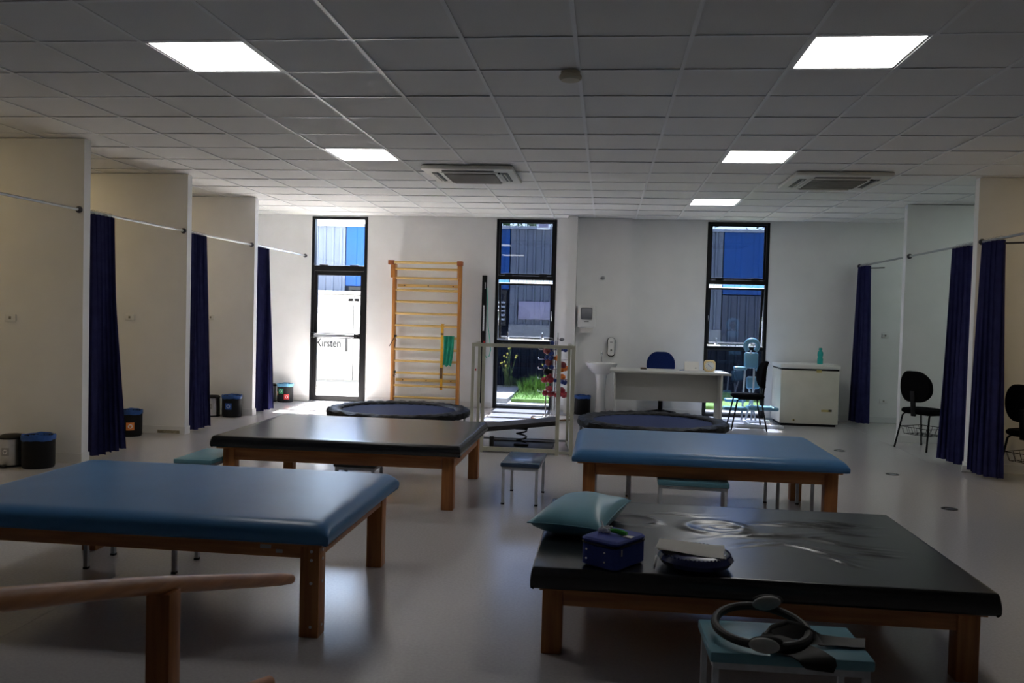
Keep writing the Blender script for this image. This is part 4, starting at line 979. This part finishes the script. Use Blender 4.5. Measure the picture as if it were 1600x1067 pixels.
# ------------------------------------------------------------------ visitor chairs
def visitor_chair(x, y, rz, label, basket=True):
    """faces local +Y"""
    t = thing('visitor_chair', label, 'chair', (x, y, 0), rz, 'black visitor chairs')
    bm = B(); prism(bm, rrect(.46, .42, .12, 8), .43, .485, .016); obj('seat', bm, 'fabric_black', t)
    bm = B(); prism(bm, rrect(.43, .37, .16, 8), -.028, .028, .012)
    for v in bm.verts: v.co = Vector((v.co.x * (1 - .10 * max(0, v.co.y) / .18), -.225 - v.co.z * 1 - .10 * (v.co.y) + .05 * (v.co.x / .2) ** 2, v.co.y + .755))
    obj('backrest', bm, 'fabric_black', t)
    bm = B(); box(bm, -.03, .03, -.012, .012, .0, .30, bev=.004, mtx=Matrix.Translation((0, -.20, .40)) @ Matrix.Rotation(.10, 4, 'X')); obj('back_bracket', bm, 'plastic_black', t)
    for sx in (-1, 1):
        for sy in (-1, 1):
            bm = B(); tube(bm, [(sx * .17, sy * .13, .425), (sx * .185, sy * .16, .40), (sx * .225, sy * .235, .0)], .011, 8); obj('leg', bm, 'plastic_black', t)
    bm = B()
    for sy in (-1, 1): tube(bm, [(-.175, sy * .13, .424), (.175, sy * .13, .424)], .009, 6)
    for sx in (-1, 1): tube(bm, [(sx * .175, -.13, .424), (sx * .175, .13, .424)], .009, 6)
    obj('seat_frame', bm, 'plastic_black', t)
    if basket:
        bm = B()
        for sx in (-1, 1): tube(bm, [(sx * .200, -.185, .26), (sx * .200, .185, .26)], .004, 5)
        for sy in (-1, 1): tube(bm, [(-.200, sy * .185, .26), (.200, sy * .185, .26)], .004, 5)
        for k in range(6):
            u = -.18 + .36 * k / 5; tube(bm, [(u, -.185, .26), (u * .9, -.15, .17), (u * .9, .15, .17), (u, .185, .26)], .003, 4)
        for k in range(4):
            u = -.14 + .28 * k / 3; tube(bm, [(-.2, u, .26), (-.165, u, .17), (.165, u, .17), (.2, u, .26)], .003, 4)
        obj('book_basket', bm, 'plastic_black', t)
    return t
visitor_chair(3.86, 10.68, -1.02, 'black fabric chair with wire basket before the greenish right cubicle wall')
visitor_chair(4.23, 8.80, -1.02, 'black fabric chair with wire basket cut off by the right edge')
visitor_chair(1.97, 11.93, PI / 2, 'black padded chair in profile between the desk and the freezer', basket=False)

# ------------------------------------------------------------------ massage chair
t = thing('massage_chair', 'pale blue seated massage chair with face cradle before the right window', 'massage chair', (2.08, 12.55, 0))
def pillow_box(name, x0, x1, y0, y1, z0, z1, bev, mtx=None, m='massage'):
    bm = B(); box(bm, x0, x1, y0, y1, z0, z1, bev=bev, mtx=mtx, seg=4); return obj(name, bm, m, t, 60)
bm = B(); tube(bm, [(.025 + .085 * math.sin(a), -.03 - .02 * math.cos(a), 1.125 + .085 * math.cos(a)) for a in [-2.5 + 5.0 * k / 24 for k in range(25)]], [.034] * 25, 12); obj('face_cradle', bm, 'massage', t)
pillow_box('chest_pad', -.07, .13, -.02, .05, .80, 1.03, .03)
pillow_box('arm_rest', -.22, -.04, -.10, .02, .775, .825, .02); pillow_box('arm_rest', .09, .20, -.10, .02, .765, .81, .02)
pillow_box('lower_chest_pad', -.02, .17, .02, .10, .50, .68, .035)
pillow_box('seat', -.02, .40, -.22, .05, .215, .265, .02, Matrix.Translation((0, 0, 0)))
pillow_box('knee_pad', -.36, -.03, -.22, -.02, .20, .25, .02); pillow_box('knee_pad', -.32, -.02, .02, .16, .30, .35, .02)
bm = B()
for a_, c_ in (((-.08, .0, .05), (-.05, .02, .80)), ((.06, .0, .05), (.08, .03, .80)), ((-.02, .03, .05), (.10, .08, .52)), ((.12, .0, .05), (.02, .06, .52))): tube(bm, [a_, c_], .014, 8)
tube(bm, [(.02, 0, .8), (.02, -.01, 1.06)], .012, 8)
obj('support_frame', bm, 'massage_metal', t)
part('floor_bar', 'massage_metal', t, (-.30, .42, -.50, -.45, 0, .045), (-.34, .34, .10, .15, 0, .045), (-.05, .0, -.45, .10, .0, .04), bev=.006)

# ------------------------------------------------------------------ freezer and bottle
t = thing('chest_freezer', 'cream chest freezer standing against the right back wall', 'freezer', (2.93, 12.80, 0))
part('cabinet', 'freezer', t, (-.405, .405, -.30, .34, .035, .80), bev=.01)
part('base', 'plastic_black', t, (-.38, .38, -.27, .32, 0, .034), smooth=0)
part('lid_seal', 'plastic_black', t, (-.40, .40, -.295, .335, .801, .822), smooth=0)
part('lid', 'freezer_lid', t, (-.415, .415, -.315, .345, .823, .885), bev=.012)
part('latch', 'label_yellow', t, (.08, .15, -.335, -.3155, .775, .815), bev=.005)
bm = B(); lathe(bm, [(.016, -.309), (.016, -.301)], (-.21, 0, .085), 14, axis='Y'); obj('drain_plug', bm, 'label_yellow', t)
bm = B(); lathe(bm, [(.008, -.312), (.008, -.3092)], (-.205, 0, .085), 10, axis='Y'); obj('drain_hole', bm, 'plastic_black', t)
part('rating_sticker', 'label_yellow', t, (.17, .30, -.304, -.301, .215, .245), smooth=0)
part('switch_box', 'plastic_black', t, (.27, .315, -.3075, -.3045, .22, .232), (.27, .315, -.3075, -.3045, .236, .248), smooth=0)
t = thing('water_bottle', 'teal plastic water bottle on top of the chest freezer', 'bottle', (3.12, 12.75, .886))
bm = B(); lathe(bm, [(.036, 0), (.040, .01), (.040, .07), (.033, .10), (.040, .13), (.038, .17), (.020, .195), (.020, .20)], n=20); obj('bottle_body', bm, 'teal_plastic', t)
bm = B(); lathe(bm, [(.024, .201), (.024, .228), (.014, .235)], n=16); obj('cap', bm, 'teal_plastic', t)

# ------------------------------------------------------------------ outlets, floor rings
def outlet(x, y, z, label, w=.11, h=.07, red=False, face='Y'):
    t = thing('wall_outlet', label, 'outlet', (x, y, z), 0, 'white wall outlets')
    part('cover_plate', 'plastic_white', t, (-w / 2, w / 2, -.016, -.001, -h / 2, h / 2), bev=.004)
    part('socket', 'ac_slat' if not red else 'letter_red', t, (-.012, .012, -.0185, -.0161, -.014, .014), bev=.001)
outlet(-5.52, LP[1], 1.335, 'white wall outlet on the nearest left partition'); outlet(-5.49, LP[2], 1.34, 'white wall outlet on the second left partition')
outlet(-5.42, LP[3], 1.34, 'white wall outlet on the third left partition')
outlet(4.19, YW, 1.32, 'white wall outlet high on the right back wall'); outlet(4.20, YW, .33, 'white wall outlet low on the back wall, the right one')
outlet(3.95, YW, .34, 'small plate with red socket low behind the right rear curtain', .07, .09, True)
outlet(-2.02, YW, .60, 'small dark red socket low on the wall by the black post', .05, .07, True)
for x, y, l in ((2.76, 10.23, 'small black ring set in the floor, the farthest of three'), (2.88, 8.76, 'small black ring set in the floor, the middle of three'), (2.83, 7.22, 'small black ring set in the floor, the nearest of three')):
    t = thing('floor_ring', l, 'floor marker', (x, y, 0)); bm = B()
    lathe(bm, [(.038, .0005), (.040, .004), (.060, .004), (.064, .0005)], n=28, cap=False); obj('ring', bm, 'plastic_black', t)
    bm = B(); lathe(bm, [(.001, .002), (.037, .002)], n=20, cap=False); obj('inner_disc', bm, 'steel', t)
t = thing('door_stop', 'small white angle bracket on the floor by the right front curtain', 'bracket', (3.70, 9.14, 0))
part('bracket_plate', 'plastic_white', t, (-.035, .02, -.06, -.045, 0, .07), (-.035, .06, -.06, -.03, 0, .012), bev=.002)

# ------------------------------------------------------------------ ceiling units
def cassette(x, y, label, fine):
    t = thing('air_conditioner', label, 'air conditioner', (x + .475, y + .475, ZC - .001), 0, 'ceiling air conditioners')
    h = .475
    bm = B(); box(bm, -h, h, -h, h, -.045, 0, bev=.015); obj('panel', bm, 'ac_white', t)
    for k, (a, c, e, f) in enumerate(((-.27, .27, -.40, -.33), (-.27, .27, .33, .40), (-.40, -.33, -.27, .27), (.33, .40, -.27, .27))):
        v_ = part('air_outlet', 'ac_dark', t, (a, c, e, f, -.050, -.0452), bev=.001)
        if k < 2: q = (a + .01, c - .01, e + .035, e + .045, -.062, -.0505)
        else: q = (a + .035, a + .045, e + .01, f - .01, -.062, -.0505)
        part('louvre_flap', 'ac_white', v_, q, smooth=0)
    g_ = part('intake_grille', 'ac_white', t, (-.30, .30, -.30, .30, -.055, -.046), bev=.006)
    part('grille_dark', 'ac_dark', t, (-.27, .27, -.27, .27, -.0575, -.0551), smooth=0)
    n = 22 if fine else 9
    for k in range(n):
        yy = -.26 + .52 * k / (n - 1)
        part('grille_slat', 'ac_slat', g_, (-.268, .268, yy - (.005 if fine else .013), yy + (.005 if fine else .013), -.066, -.058), smooth=0)
    if fine:
        bm = B()
        for k in range(30):
            xx = -.26 + .52 * k / 29; box(bm, xx - .003, xx + .003, -.265, .265, -.069, -.0665)
        obj('grille_mesh', bm, 'ac_slat', g_, 0)
    part('receiver', 'plastic_black', t, (.30, .325, -.29, -.24, -.0575, -.0452), bev=.002)
cassette(-1.93, 8.60, 'cassette air conditioner in the ceiling, left of centre', True)
cassette(1.86, 8.82, 'cassette air conditioner in the ceiling at the right', False)
t = thing('smoke_detector', 'round cream smoke detector on the ceiling near the top centre', 'smoke detector', (-.26, 5.32, ZC - .001))
bm = B(); lathe(bm, [(.060, 0), (.060, -.018)], n=32); obj('mount_ring', bm, 'smoke', t)
bm = B(); lathe(bm, [(.060, -.0185), (.070, -.024), (.070, -.040), (.058, -.052), (.01, -.056)], n=32); obj('sensor_cap', bm, 'smoke', t)
